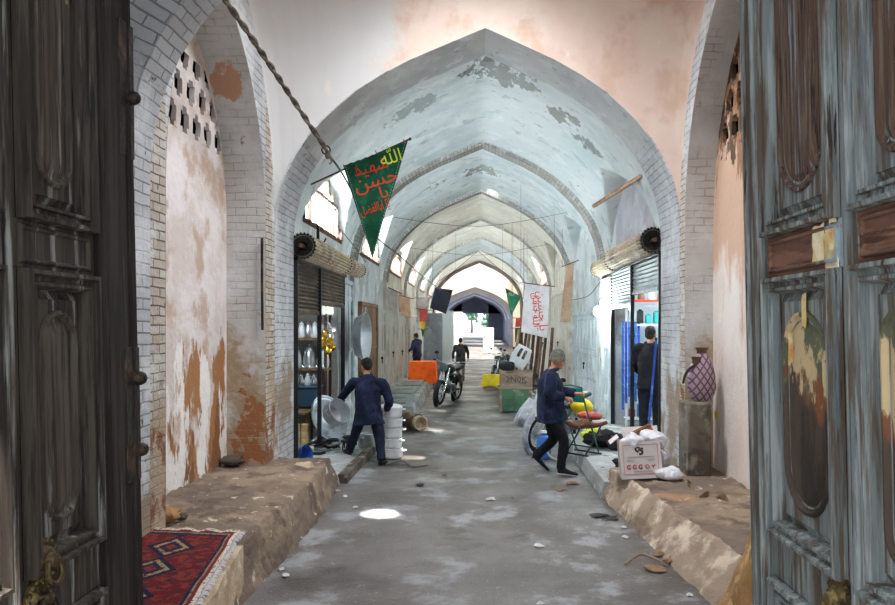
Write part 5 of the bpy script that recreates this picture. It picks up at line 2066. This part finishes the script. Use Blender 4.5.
for (u0, u1, v0, v1) in ((0, .26, 0, 1), (.74, 1, 0, 1), (.26, .74, 0, .42), (.26, .74, .86, 1), (.44, .56, .42, .86)):
    mb.grid(lambda u, v: chairback(u0 + (u1 - u0) * u, v0 + (v1 - v0) * v), 6, 8)
o = mb.build('backrest', 'white_plastic', ch)
o.modifiers.new('s', 'SOLIDIFY').thickness = .02
mb = MB()
mb.box((0, .2, .06), (.42, .42, .03))
mb.build('seat', 'white_plastic', ch, bevel=.01)
for sx in (-1, 1):
    for y in (.02, .38):
        mb = MB()
        mb.tube([(sx * .18, y, .06), (sx * .2, y + .16, -.02), (sx * .21, y + .3, -.04)], .018, 8, 2)
        mb.build('leg', 'white_plastic', ch)
bg = MB()
bg.ball((0, 0, .1), (.2, .16, .12), 16, 10)
for i, v in enumerate(bg.v):
    bg.v[i] = Vector((v.x * (1 + .3 * noise.noise(v * 6)), v.y, max(0, v.z * (1 + .3 * noise.noise(v * 6)))))
tag(bg.build('black_bag', 'blackcloth', loc=(.68, 17.2, .945), smooth=60), 'black bag lying under the tipped white chair on the brown box', 'bag')
yc = thing('crate', 'small crate draped with a yellow cloth beside the lane on the right', 'crate', (.42, 23.2, 0))
mb = MB()
mb.box((0, 0, .22), (.5, .45, .44))
mb.build('body', 'crate_brown', yc, bevel=.01)
mb = MB()


def drape(w, d, h, drop):
    def f(u, v):
        x, y = (u - .5) * 2, (v - .5) * 2
        ex, ey = max(0, abs(x) - .62) / .38, max(0, abs(y) - .62) / .38
        px = math.copysign(min(abs(x), .62) / .62 * w / 2 + .02 * ex, x)
        py = math.copysign(min(abs(y), .62) / .62 * d / 2 + .02 * ey, y)
        e = max(ex, ey)
        wob = .02 * math.sin((x * 9 if ey > ex else y * 9)) * e
        return (px + (wob if ex >= ey and ex > 0 else 0), py + (wob if ey > ex else 0), h - e * drop * (1 + .08 * math.sin(x * 5 + y * 7)))
    return f


mb.grid(drape(.54, .5, .46, .36), 40, 40)
mb.build('cloth', 'yellow', yc, smooth=60).modifiers.new('s', 'SOLIDIFY').thickness = .008
# leaning poles / rolled mats
rp = random.Random(3)
for i in range(9):
    x = 1.05 + i * .115
    h = rp.uniform(1.75, 2.3)
    y = 21.2 + rp.uniform(-.5, .5)
    mb = MB()
    mb.tube([(x - .08, y, .0 if x - .08 < 1.45 else .13), (x + .02 + .03 * rp.uniform(-1, 1), y + .1, h * .5), (x + .14, y + .35, h)], [.05, .046, .042], 9, 3)
    places = ['nearest the lane', 'second from the lane', 'third from the lane', 'fourth from the lane', 'in the middle', 'fourth from the wall', 'third from the wall', 'second from the wall', 'nearest the wall']
    tag(mb.build('wooden_pole', 'wood_dark' if i % 3 else 'wood'), 'brown wooden pole leaning under the white banner, %s' % places[i], 'pole', 'poles leaning on the right wall')
fr_ = thing('refrigerator', 'white refrigerator cabinet standing in the far court on the right', 'refrigerator', (.72, 52, 0))
mb = MB()
mb.box((0, 0, .9), (.75, .7, 1.8))
mb.build('body', 'fridge', fr_, bevel=.03)
mb = MB()
mb.box((0, -.37, .55), (.7, .04, 1.0))
mb.box((0, -.37, 1.45), (.7, .04, .66))
mb.build('door', 'fridge', fr_, bevel=.02)
mb = MB()
mb.box((-.28, -.41, 1.2), (.03, .04, .3))
mb.build('handle', 'steel', fr_)

# ------------------------------------------------------------------ left side, middle distance
tb = thing('table', 'table under a bright orange cloth at the end of the left platform', 'table', (-1.72, 23.4, .0))
mb = MB()
mb.box((0, 0, .84), (.78, .8, .03))
mb.build('tabletop', 'wood', tb)
for sx in (-1, 1):
    for sy in (-1, 1):
        mb = MB()
        mb.box((sx * .35, sy * .36, .41), (.05, .05, .83))
        mb.build('leg', 'wood_dark', tb)
mb = MB()
mb.grid(drape(.8, .82, .865, .62), 60, 60)
tcl = mb.build('tablecloth', 'orange', loc=(-1.72, 23.4, 0), smooth=60)
tcl.modifiers.new('s', 'SOLIDIFY').thickness = .008
tag(tcl, 'bright orange cloth draped over the table on the left', 'tablecloth')
cb_ = thing('cabinet', 'tall blue-grey metal cabinet standing under the black flag on the left', 'cabinet', (-1.65, 27.4, 0))
mb = MB()
mb.box((0, 0, 1.22), (.68, .5, 2.44))
mb.build('body', 'board_grey', cb_, bevel=.02)
mb = MB()
mb.box((0, -.26, 1.25), (.62, .02, 2.3))
mb.build('door', 'board_grey', cb_, bevel=.01)
mb = MB()
mb.box((.24, -.285, 1.2), (.03, .03, .16))
mb.build('handle', 'steel', cb_)
jr = thing('metal_cylinder', 'rusty cylinder lying on the lane at the near end of the left platform', 'pipe', (-1.27, 14.1, .17), rot=(R(90), 0, R(-20)))
mb = MB()
mb.lathe([(.15, -.32), (.165, -.30), (.16, 0), (.15, .2), (.155, .3), (.13, .3), (.13, 0), (.14, -.32), (.15, -.32)], 28)
rough_up(mb, .008, 6)
mb.build('body', 'rust', jr)
mb = MB()
mb.lathe([(.135, .31), (.135, .44), (.11, .44), (.11, .31)], 24)
mb.lathe([(.0, .33), (.115, .33)], 24)
mb.build('collar', 'mud_pale', jr)
jr.location = (-1.25, 14.3, .165)
jr.rotation_euler = (R(90), 0, R(25))
for i, (px, Y, w, h, l) in enumerate(((448, 36, .55, 2.6, 'pale hanging panel just past the grey cabinet on the left'), (455, 46, .95, 2.7, 'broad pale panel standing in the court past the left wall'))):
    q = P(px, 330, Y)
    pn = thing('panel', l, 'panel', (q.x, Y, 0))
    mb = MB()
    mb.box((0, 0, h / 2 + .1), (w, .06, h))
    mb.build('sheet', 'fridge', pn, bevel=.01)
    mb = MB()
    mb.box((0, 0, .06), (w * .8, .3, .12))
    mb.build('base', 'steel', pn)
# ------------------------------------------------------------------ pots by the bending man
def pot(label, loc, r, h, m='alu', rot=(0, 0, 0), group=None, lid=False, cat='pot'):
    t = thing('cooking_pot', label, cat, loc, group=group, rot=rot)
    mb = MB()
    mb.lathe([(0, 0), (r * .88, 0), (r * .97, .02), (r, .05), (r, h - .02), (r * 1.05, h), (r * 1.0, h + .004), (r * .96, h - .02), (r * .96, .05), (r * .85, .015), (0, .012)], 32)
    mb.build('body', m, t)
    for s in (-1, 1):
        mb = MB()
        mb.tube([(s * r, -.05, h * .78), (s * (r + .05), -.03, h * .8), (s * (r + .05), .03, h * .8), (s * r, .05, h * .78)], .01, 8, 3)
        mb.build('handle', m, t)
    if lid:
        mb = MB()
        mb.lathe([(r * 1.06, h), (r * 1.06, h + .015), (r * .7, h + .05), (.03, h + .06), (.03, h + .09), (0, h + .095)], 28)
        mb.build('lid', m, t)
    return t


pot('aluminium pot tilted in the hand of the bending man', (-2.16, 10.98, .66), .185, .2, 'alu_dull', (R(62), 0, R(55)))
names = ['bottom pot', 'second pot from the ground', 'third pot from the ground', 'fourth pot from the ground', 'top pot']
for i in range(5):
    pot('%s of the pale stack beside the bending man on the lane' % names[i], (-1.30 + rng.uniform(-.015, .015), 11.25, .0 + i * .152), .165, .145, 'enamel', (0, 0, rng.uniform(-.6, .6)), 'stack of pale pots', i == 4)
pot('big lidded aluminium cauldron standing on the sidewalk behind the bending man', (-1.80, 12.35, .092), .24, .36, 'alu_dull', (0, 0, .3), None, True)
pot('smaller aluminium pot on the sidewalk in front of the big cauldron, behind the bending man', (-1.72, 11.62, .092), .15, .22, 'alu', (0, 0, 1.0))
bs = thing('basin', 'huge shallow aluminium basin hanging on the narrow pale door on the left', 'basin', (-2.28, 14.05, 1.78), rot=(0, R(90), R(-4)))
mb = MB()
mb.lathe([(0, -.0), (.3, .0), (.36, .03), (.44, .17), (.47, .18), (.475, .17), (.46, .16), (.37, .0), (.3, -.02), (0, -.02)], 40)
mb.build('bowl', 'alu_dull', bs)
for s in (-1, 1):
    mb = MB()
    mb.tube([(s * .46, -.07, .17), (s * .54, -.04, .17), (s * .54, .04, .17), (s * .46, .07, .17)], .012, 8, 3)
    mb.build('handle', 'alu_dull', bs)

# ------------------------------------------------------------------ goods in the pot shop
sh = thing('display_shelf', 'wooden display shelf of kettles at the end of the pot shop', 'shelf', (-2.95, 12.95, 0))
mb = MB()
for x in (-.75, .34):
    for y in (-.2, .2):
        mb.box((x, y, 1.15), (.045, .045, 2.3))
mb.build('uprights', 'wood_dark', sh)
for z in (.58, 1.24, 1.76, 2.2):
    mb = MB()
    mb.box((-.2, 0, z), (1.14, .46, .035))
    mb.build('shelf_board', 'wood', sh)


def pitcher(label, loc, k, m, rz, group):
    t = thing('kettle', label, 'kettle', loc, rz, group)
    t.scale = (k,) * 3
    mb = MB()
    mb.lathe([(0, 0), (.085, 0), (.1, .03), (.105, .1), (.09, .2), (.06, .27), (.05, .31), (.058, .33), (.05, .33), (.045, .3), (0, .29)], 22)
    mb.build('body', m, t)
    mb = MB()
    mb.tube([(.085, 0, .1), (.15, 0, .17), (.16, 0, .26), (.175, 0, .29)], [.022, .016, .012, .013], 10, 3)
    mb.build('spout', m, t)
    mb = MB()
    mb.tube([(-.06, 0, .28), (-.13, 0, .27), (-.14, 0, .17), (-.095, 0, .08)], .01, 8, 4)
    mb.build('handle', m, t)
    mb = MB()
    mb.lathe([(.058, .328), (.045, .35), (.015, .365), (.018, .385), (0, .395)], 18)
    mb.build('lid', m, t)
    return t


ordw = ['leftmost', 'second from the left', 'third from the left', 'fourth from the left', 'fifth from the left', 'sixth from the left', 'rightmost']
for i in range(3):
    pitcher('tall pale kettle on the middle shelf of the pot shop, %s' % (ordw[0], 'in the middle', ordw[6])[i], (-3.17 + i * .24, 12.93, 1.26), 1.05, ('enamel', 'alu')[i % 2], R((250, 75, 255)[i]), 'tall kettles on the middle shelf')
for i in range(6):
    pitcher('small shining jug on the top shelf of the pot shop, %s' % (ordw[i] if i < 5 else ordw[6]), (-3.17 + i * .115, 12.9, 1.78), .72, ('alu', 'enamel')[i % 2], R(255 - 3 * i), 'jugs on the top shelf')
for i in range(5):
    t = thing('bowl', 'upturned steel bowl before the tall kettles, %s' % (ordw[i] if i < 4 else ordw[6]), 'bowl', (-3.12 + i * .12, 12.78, 1.258), group='bowls before the kettles')
    mb = MB()
    mb.lathe([(.058, 0), (.06, .006), (.052, .04), (.03, .06), (0, .064)], 18)
    mb.build('body', 'chrome' if i % 2 else 'alu', t)
bn = thing('plastic_bin', 'dark blue plastic tub on the lower shelf of the pot shop', 'tub', (-2.97, 12.72, .6))
mb = MB()
mb.box((0, 0, .17), (.52, .36, .34), None, 1.08)
mb.build('tub', 'blue_bin', bn, bevel=.03)
mb = MB()
mb.box((0, 0, .35), (.6, .43, .03))
mb.build('rim', 'blue_bin', bn, bevel=.012)
for i in range(4):
    pitcher('little silver jug on the dark blue tub, %s' % (ordw[i] if i < 3 else ordw[6]), (-3.13 + i * .11, 12.72, .967), .55, 'chrome' if i % 2 else 'enamel', R(i * 100), 'little jugs on the tub')
# hanging bunch of brass cups and ladles
hb = thing('brass_bunch', 'hanging bunch of gold and silver cups beside the black mullion of the pot shop', 'cups', (-2.52, 12.35, 2.30))
mb = MB()
mb.cyl((0, 0, .6), (0, 0, -.4), .008, n=6)
mb.build('cord', 'black', hb)
for i in range(11):
    a = i * 2.4
    z = -.42 - .035 * i
    x, y = .1 * math.cos(a), .1 * math.sin(a)
    mb = MB()
    mb.lathe([(0, 0), (.035, .005), (.055, .04), (.06, .075), (.055, .075), (.045, .04), (0, .015)], 16, Matrix.Translation((x, y, z)) @ Euler((rng.uniform(-1.2, 1.2), rng.uniform(-1.2, 1.2), 0)).to_matrix().to_4x4())
    mb.tube([(x, y, z + .05), (x * .5, y * .5, z + .12), (0, 0, z + .16)], .006, 6, 2)
    mb.build('cup', 'chrome' if i in (0, 1, 3) else 'gold', hb)
sg_ = thing('light_strip', 'pale green lit strip above the far shutter opening of the pot shop', 'light', (-2.62, 12.9, 2.25))
mb = MB()
mb.box((0, 0, 0), (.06, .8, .16))
mb.build('housing', 'white_plastic', sg_, bevel=.01)
mb = MB()
mb.box((.035, 0, 0), (.012, .76, .12))
mb.build('diffuser', glow('strip_glow', '#cfe6c8', 1.2), sg_)
# counter, rolls, trays and crates low in the shop front
ct = thing('crate_table', 'low wooden counter with a bent top under the dark blue tub', 'table', (-3.05, 12.2, .09))
mb = MB()
mb.box((0, 0, .49), (.62, .5, .035))
mb.build('top', 'wood', ct, bevel=.005)
for sx in (-1, 1):
    for sy in (-1, 1):
        mb = MB()
        mb.box((sx * .28, sy * .22, .235), (.04, .04, .47))
        mb.build('leg', 'wood_dark', ct)
for i in range(2):
    mb = MB()
    mb.lathe([(0, 0), (.055, 0), (.06, .01), (.06, .1), (.055, .11), (.06, .12), (.06, .22), (.055, .23), (.06, .24), (.06, .34), (0, .35)], 20)
    tag(mb.build('paper_roll', 'paper', loc=(-2.88 + i * .14, 11.8, .09)), 'upright yellowish roll before the low counter, %s' % ('nearer the brick jamb' if not i else 'farther from the brick jamb'), 'roll', 'rolls before the counter')
mb = MB()
mb.tube([(-.19, 0, .06), (0, 0, .06), (.19, .03, .06)], [.058, .06, .055], 14, 2)
tag(mb.build('bag_roll', 'mud_pale', loc=(-2.62, 11.0, .09), smooth=30), 'beige rolled sack lying above the blue bucket in the pot shop', 'sack')
bk = thing('bucket', 'blue plastic bucket lying at the foot of the left brick jamb', 'bucket', (-2.47, 10.33, .2), rot=(R(80), 0, R(50)))
mb = MB()
mb.lathe([(0, -.12), (.085, -.12), (.095, -.1), (.12, .12), (.128, .13), (.125, .135), (.112, .12), (.088, -.1), (0, -.1)], 26)
mb.build('body', 'blue_plastic', bk)
mb = MB()
mb.torus((0, 0, .13), .13, .004, (.5, 0, 1), 24, 5, (0, PI))
mb.build('handle', 'steel', bk)
for i in range(4):
    mb = MB()
    mb.lathe([(0, 0), (.3, 0), (.34, .03), (.36, .032), (.362, .026), (.345, .02), (.3, -.012), (0, -.012)], 36)
    t = mb.build('tray', ('alu', 'steel')[i % 2], loc=(-2.56 + i * .055, 12.55 - i * .2, .46), rot=(R(12), R(72 - 3 * i), R(-20)))
    tag(t, 'big round metal tray leaning behind the black mullion, %s' % ('deepest in the shop', 'second deepest', 'second nearest the street', 'nearest the street')[i], 'tray', 'trays leaning in the pot shop')
for i in range(7):
    mb = MB()
    mb.tube([(0, 0, 0), (.16, .02, .03 * (i % 3)), (.3, .05, 0), (.42, .0, .03)], .022, 8, 3)
    o = mb.build('metal_pipe', 'steel' if i % 2 else 'rubber', loc=(-2.62 + .05 * (i % 4), 10.95 + i * .09, .12 + .012 * i), rot=(0, 0, R(-20 + i * 17)))
    tag(o, 'short bent pipe lying in the heap on the sidewalk behind the mullion', 'pipe', 'pipes heaped before the trays')
for i, (x, y, r) in enumerate(((-2.25, 11.55, .075), (-2.05, 11.85, .09), (-2.02, 11.45, .07))):
    t = thing('gas_burner', 'small black burner ring standing on the sidewalk behind the bending man, %s' % ('nearest the mullion', 'nearest the lane', 'nearest the trays')[i], 'burner', (x, y, .09))
    mb = MB()
    mb.torus((0, 0, .13), r, .018, (0, 0, 1), 24, 8)
    mb.torus((0, 0, .13), r * .5, .014, (0, 0, 1), 20, 6)
    mb.build('ring', 'black', t)
    for k in range(3):
        mb = MB()
        a = 2 * PI * k / 3
        mb.tube([(r * math.cos(a), r * math.sin(a), .13), (r * 1.25 * math.cos(a), r * 1.25 * math.sin(a), .06), (r * 1.3 * math.cos(a), r * 1.3 * math.sin(a), 0)], .01, 6, 2)
        mb.build('leg', 'black', t)

# ------------------------------------------------------------------ lit shop on the right
rs = thing('display_rack', 'white display rack hung with blue strips inside the lit right shop', 'rack', (2.78, 13.2, .2))
mb = MB()
for x in (-.15, .75):
    mb.box((x, 0, 1.1), (.04, .04, 2.2))
for z in (.15, .7, 1.25, 1.8, 2.15):
    mb.box((.3, 0, z), (.94, .3, .025))
mb.build('frame', 'white_plastic', rs)
cols = ['blue_paint', 'blue_plastic', 'redcloth', 'gold', 'enamel', 'teal', 'black']
for i in range(6):
    mb = MB()
    x = 2.46 + .075 * i
    mb.bx(-.02, .02, -.012, .012, -1.5 + .1 * (i % 3), 0)
    for k in range(9):
        mb.ball((0, -.02, -.1 - k * .14), (.02, .016, .022), 8, 5)
    o = mb.build('blue_strip', 'blue_paint' if i % 2 else 'blue_plastic', loc=(x, 12.65 + .1 * i, 2.06))
    tag(o, 'blue strip of packets hanging inside the lit shop, %s' % ('nearest the lane', 'second from the lane', 'third from the lane', 'fourth from the lane', 'fifth from the lane', 'deepest inside')[i], 'strip', 'blue strips in the lit shop')
for r_, z in enumerate((.38, .93, 1.48, 2.03)):
    for i in range(6):
        mb = MB()
        hgt = rng.uniform(.14, .24)
        mb.box((0, 0, hgt / 2), (.1, .1, hgt))
        mb.box((0, 0, hgt + .012), (.06, .06, .024))
        o = mb.build('packet', rng.choice(cols), loc=(2.72 + i * .145, 13.17, z), bevel=.01)
        tag(o, 'small coloured packet standing on the white rack in the lit shop', 'packet', 'packets on the white rack')
rl = thing('wall_shelf', 'thin red shelf high inside the lit right shop', 'shelf', (3.15, 12.9, 2.42))
mb = MB()
mb.box((0, 0, 0), (1.3, .25, .035))
mb.build('board', 'flag_red', rl)
mb = MB()
for x in (-.5, .5):
    mb.box((x, .1, -.08), (.03, .03, .16))
mb.build('bracket', 'steel', rl)
for i in range(4):
    mb = MB()
    mb.lathe([(0, 0), (.06, 0), (.065, .03), (.05, .12), (.02, .15), (0, .15)], 14)
    tag(mb.build('jar', ('gold', 'rust', 'enamel', 'gold')[i], loc=(2.65 + i * .17, 12.88, 2.44)), 'small jar on the thin red shelf, %s' % ('nearest the lane', 'second from the lane', 'third from the lane', 'deepest inside')[i], 'jar', 'jars on the red shelf')
lt = thing('tube_lamp', 'white fluorescent tube on the ceiling of the lit shop', 'lamp', (3.3, 12.0, 2.93))
mb = MB()
mb.cyl((-.6, 0, 0), (.6, 0, 0), .022, n=12)
mb.build('tube', 'tube_light', lt)
mb = MB()
mb.box((0, 0, .035), (1.3, .08, .03))
mb.build('housing', 'white_plastic', lt)
q = P(598, 310, 14.2)
bl = thing('light_bulb', 'bare glowing bulb on a bracket between the lit shop and the white metal door', 'lamp', q)
mb = MB()
mb.ball((0, 0, -.03), (.08, .08, .095), 16, 10)
mb.build('bulb', 'bulb', bl)
mb = MB()
mb.cyl((0, 0, .05), (0, 0, .13), .022, n=12)
mb.build('socket', 'black', bl)
mb = MB()
mb.tube([(0, 0, .12), (.05, 0, .24), (.18, 0, .27)], .008, 6, 3)
mb.build('bracket', 'black', bl)

# ------------------------------------------------------------------ litter on the lane
lit = [(490, 497, 'w', .09), (612, 519, 'd', .10), (598, 516, 'd', .13), (625, 538, 'w', .05), (540, 545, 'w', .06), (623, 528, 'w', .05), (661, 555, 'b', .09), (655, 570, 'b', .12), (668, 562, 'b', .06), (689, 596, 'w', .04), (540, 602, 'w', .04), (286, 577, 'w', .05), (282, 571, 'w', .035), (300, 540, 'w', .035), (312, 527, 'w', .035), (311, 490, 'w', .05), (345, 497, 'w', .04), (560, 490, 'b', .10), (572, 484, 'b', .12), (420, 484, 'd', .07), (444, 474, 'b', .06), (566, 455, 'w', .07), (640, 500, 'b', .05), (513, 497, 'b', .05), (355, 508, 'w', .05), (337, 492, 'w', .05)]
where = {'w': ('paper_scrap', 'litter_white', 'torn white paper scrap', 'paper'), 'b': ('dry_leaf', 'litter_brown', 'brown dry leaf', 'leaf'), 'd': ('black_scrap', 'charcoal', 'dark plastic scrap', 'scrap')}
for i, (px, py, k, sz) in enumerate(lit):
    nme, m, l, c = where[k]
    q = G(px, py)
    mb = MB()
    n = 9
    ring = [(math.cos(2 * PI * a / n) * sz * rng.uniform(.5, 1), math.sin(2 * PI * a / n) * sz * rng.uniform(.4, .9)) for a in range(n)]
    mb.v = [Vector((0, 0, .02 + sz * .12))] + [Vector((x, y, .004 + rng.uniform(0, .25) * sz)) for x, y in ring]
    mb.f = [(0, 1 + a, 1 + (a + 1) % n) for a in range(n)]
    z = .018 * noise.noise(Vector((q.x * .8, q.y * .5, 0))) + .006 * noise.noise(Vector((q.x * 4, q.y * 3, 2))) - .03 * max(0, 1 - abs(q.x) / 1.6)
    o = mb.build(nme, m, loc=(q.x, q.y, z + .004), rot=(0, 0, rng.uniform(0, 6)), smooth=0)
    o.modifiers.new('s', 'SOLIDIFY').thickness = .004
    tag(o, '%s lying on the asphalt lane' % l, c, {'w': 'white paper scraps on the lane', 'b': 'dry leaves on the lane', 'd': 'dark scraps on the lane'}[k])
for i, (px, py) in enumerate(((668, 470), (690, 486), (675, 478), (705, 497), (722, 500))):
    q = G(px, py, .345)
    mb = MB()
    mb.tube([(-.08, 0, .01), (0, .02, .03), (.09, -.01, .012)], [(.01, .004), (.035, .006), (.008, .004)], 8, 3)
    tag(mb.build('dry_leaf', 'litter_brown', loc=q, rot=(0, 0, i * 1.3)), 'brown dry leaf lying on top of the right mud ledge', 'leaf', 'dry leaves on the right ledge')
mb = MB()
mb.tube([G(625, 566) + Vector((0, 0, .012)), G(642, 558) + Vector((0, 0, .03)), G(667, 566) + Vector((0, 0, .02)), G(670, 556) + Vector((0, 0, .03))], .008, 6, 5)
tag(mb.build('twig', 'litter_brown'), 'bent brown twig lying on the lane below the right ledge', 'twig')
mb = MB()
mb.tube([G(386, 466) + Vector((0, 0, .012)), G(402, 462) + Vector((0, 0, .012)), G(412, 468) + Vector((0, 0, .012)), G(428, 466) + Vector((0, 0, .012))], .008, 6, 5)
tag(mb.build('cord', 'cable'), 'thin dark cord lying on the lane right of the bending man', 'cord')

# ------------------------------------------------------------------ daylight, lamps, camera
def area(name, loc, rot, sx, sy, power, col):
    l = bpy.data.lights.new(name, 'AREA')
    l.shape = 'RECTANGLE'
    l.size, l.size_y = sx, sy
    l.energy = power
    l.color = col
    if 'lantern' in name:
        l.spread = R(120)
    o = bpy.data.objects.new(name, l)
    COL.objects.link(o)
    o.location = loc
    o.rotation_euler = rot
    return o


def pointl(name, loc, power, col, r=.06):
    l = bpy.data.lights.new(name, 'POINT')
    l.energy = power
    l.color = col
    l.shadow_soft_size = r
    o = bpy.data.objects.new(name, l)
    COL.objects.link(o)
    o.location = loc
    return o


for i, (x, y, z, sg, hw, k) in enumerate(WINDOWS):
    # lamp behind each lunette window; beyond the first bay both are added for light
    area('window_daylight_fill', (x, y, z), (0, R(112 if sg > 0 else -112), 0), .9, hw * 1.4, WIN_POWER, (.90, .96, 1.0))
pointl('bulb_light', Vector(bl.location) + Vector((-.12, -.05, 0)), 60, (.85, .97, 1))
pointl('shop_light', (3.3, 11.9, 2.7), 60, (.9, .97, 1), .3)
pointl('pot_shop_light', (-3.1, 11.5, 2.7), 45, (.8, .93, 1), .3)
# unseen lamp and ring added under the closed dome to light the entrance bay
la = thing('lantern', 'added ring for the unseen lamp under the closed crown of the entrance dome', None, (CX, 7.27, 7.0), kind='structure')
la['category'] = 'window'
mb = MB()
mb.torus((0, 0, 0), .6, .06, (0, 0, 1), 40, 8)
mb.build('frame', 'iron', la)
area('lantern_daylight', (CX - .05, 7.27, 6.9), (0, 0, 0), 1.1, 1.1, DOME_FILL, (.95, .97, 1.0))
# trees standing in the light beyond the far doorway
for i, (x, y, h_, l) in enumerate(((-1.0, 112, 5.2, 'blue-green tree seen through the far doorway'), (1.6, 116, 4.2, 'lower tree right of the blue-green one through the far doorway'))):
    tr = thing('tree', l, 'tree', (x, y, 0))
    mb = MB()
    mb.tube([(0, 0, 0), (.1, 0, 1.6), (0, 0, 3)], [.18, .14, .08], 8, 3)
    mb.build('trunk', 'wood_dark', tr)
    mb = MB()
    for k in range(60):
        a, r_ = rng.uniform(0, 6.28), rng.uniform(0, 1.1)
        mb.ball((r_ * math.cos(a), r_ * math.sin(a), h_ - 1.4 + rng.uniform(-1.3, 1.3)), rng.uniform(.2, .45), 7, 5)
    rough_up(mb, .12, 3)
    mb.build('foliage', 'tree', tr)
sun = bpy.data.lights.new('sun', 'SUN')
sun.energy = SUN_POWER
sun.angle = R(.6)
sun.color = (1, .96, .9)
so = bpy.data.objects.new('sun', sun)
COL.objects.link(so)
so.rotation_euler = SUN.to_track_quat('-Z', 'Y').to_euler()
w = bpy.data.worlds.new('sky')
scene.world = w
w.use_nodes = True
nt = w.node_tree
bgn = nt.nodes['Background']
bgn.inputs['Color'].default_value = (.82, .91, 1.0, 1)
bgn.inputs['Strength'].default_value = SKY_POWER

cam = bpy.data.cameras.new('camera')
cam.sensor_width = 36
cam.sensor_fit = 'HORIZONTAL'
cam.lens = F / 895 * 36
cam.shift_x = -(VX - 447.5) / 895
cam.shift_y = (VY - 302.5) / 895
cam.clip_end = 400
co = bpy.data.objects.new('camera', cam)
COL.objects.link(co)
co.location = (0, 0, H)
co.rotation_euler = (PI / 2, 0, 0)
scene.camera = co
scene.view_settings.view_transform = 'Standard'
scene.view_settings.look = 'None'
scene.view_settings.gamma = 1
scene.view_settings.use_curve_mapping = False
scene.view_settings.exposure = EXPOSURE
scene.cycles.max_bounces = 14
scene.cycles.diffuse_bounces = 10
scene.cycles.glossy_bounces = 4
scene.cycles.transmission_bounces = 6
scene.cycles.sample_clamp_indirect = 12
scene.cycles.use_denoising = True
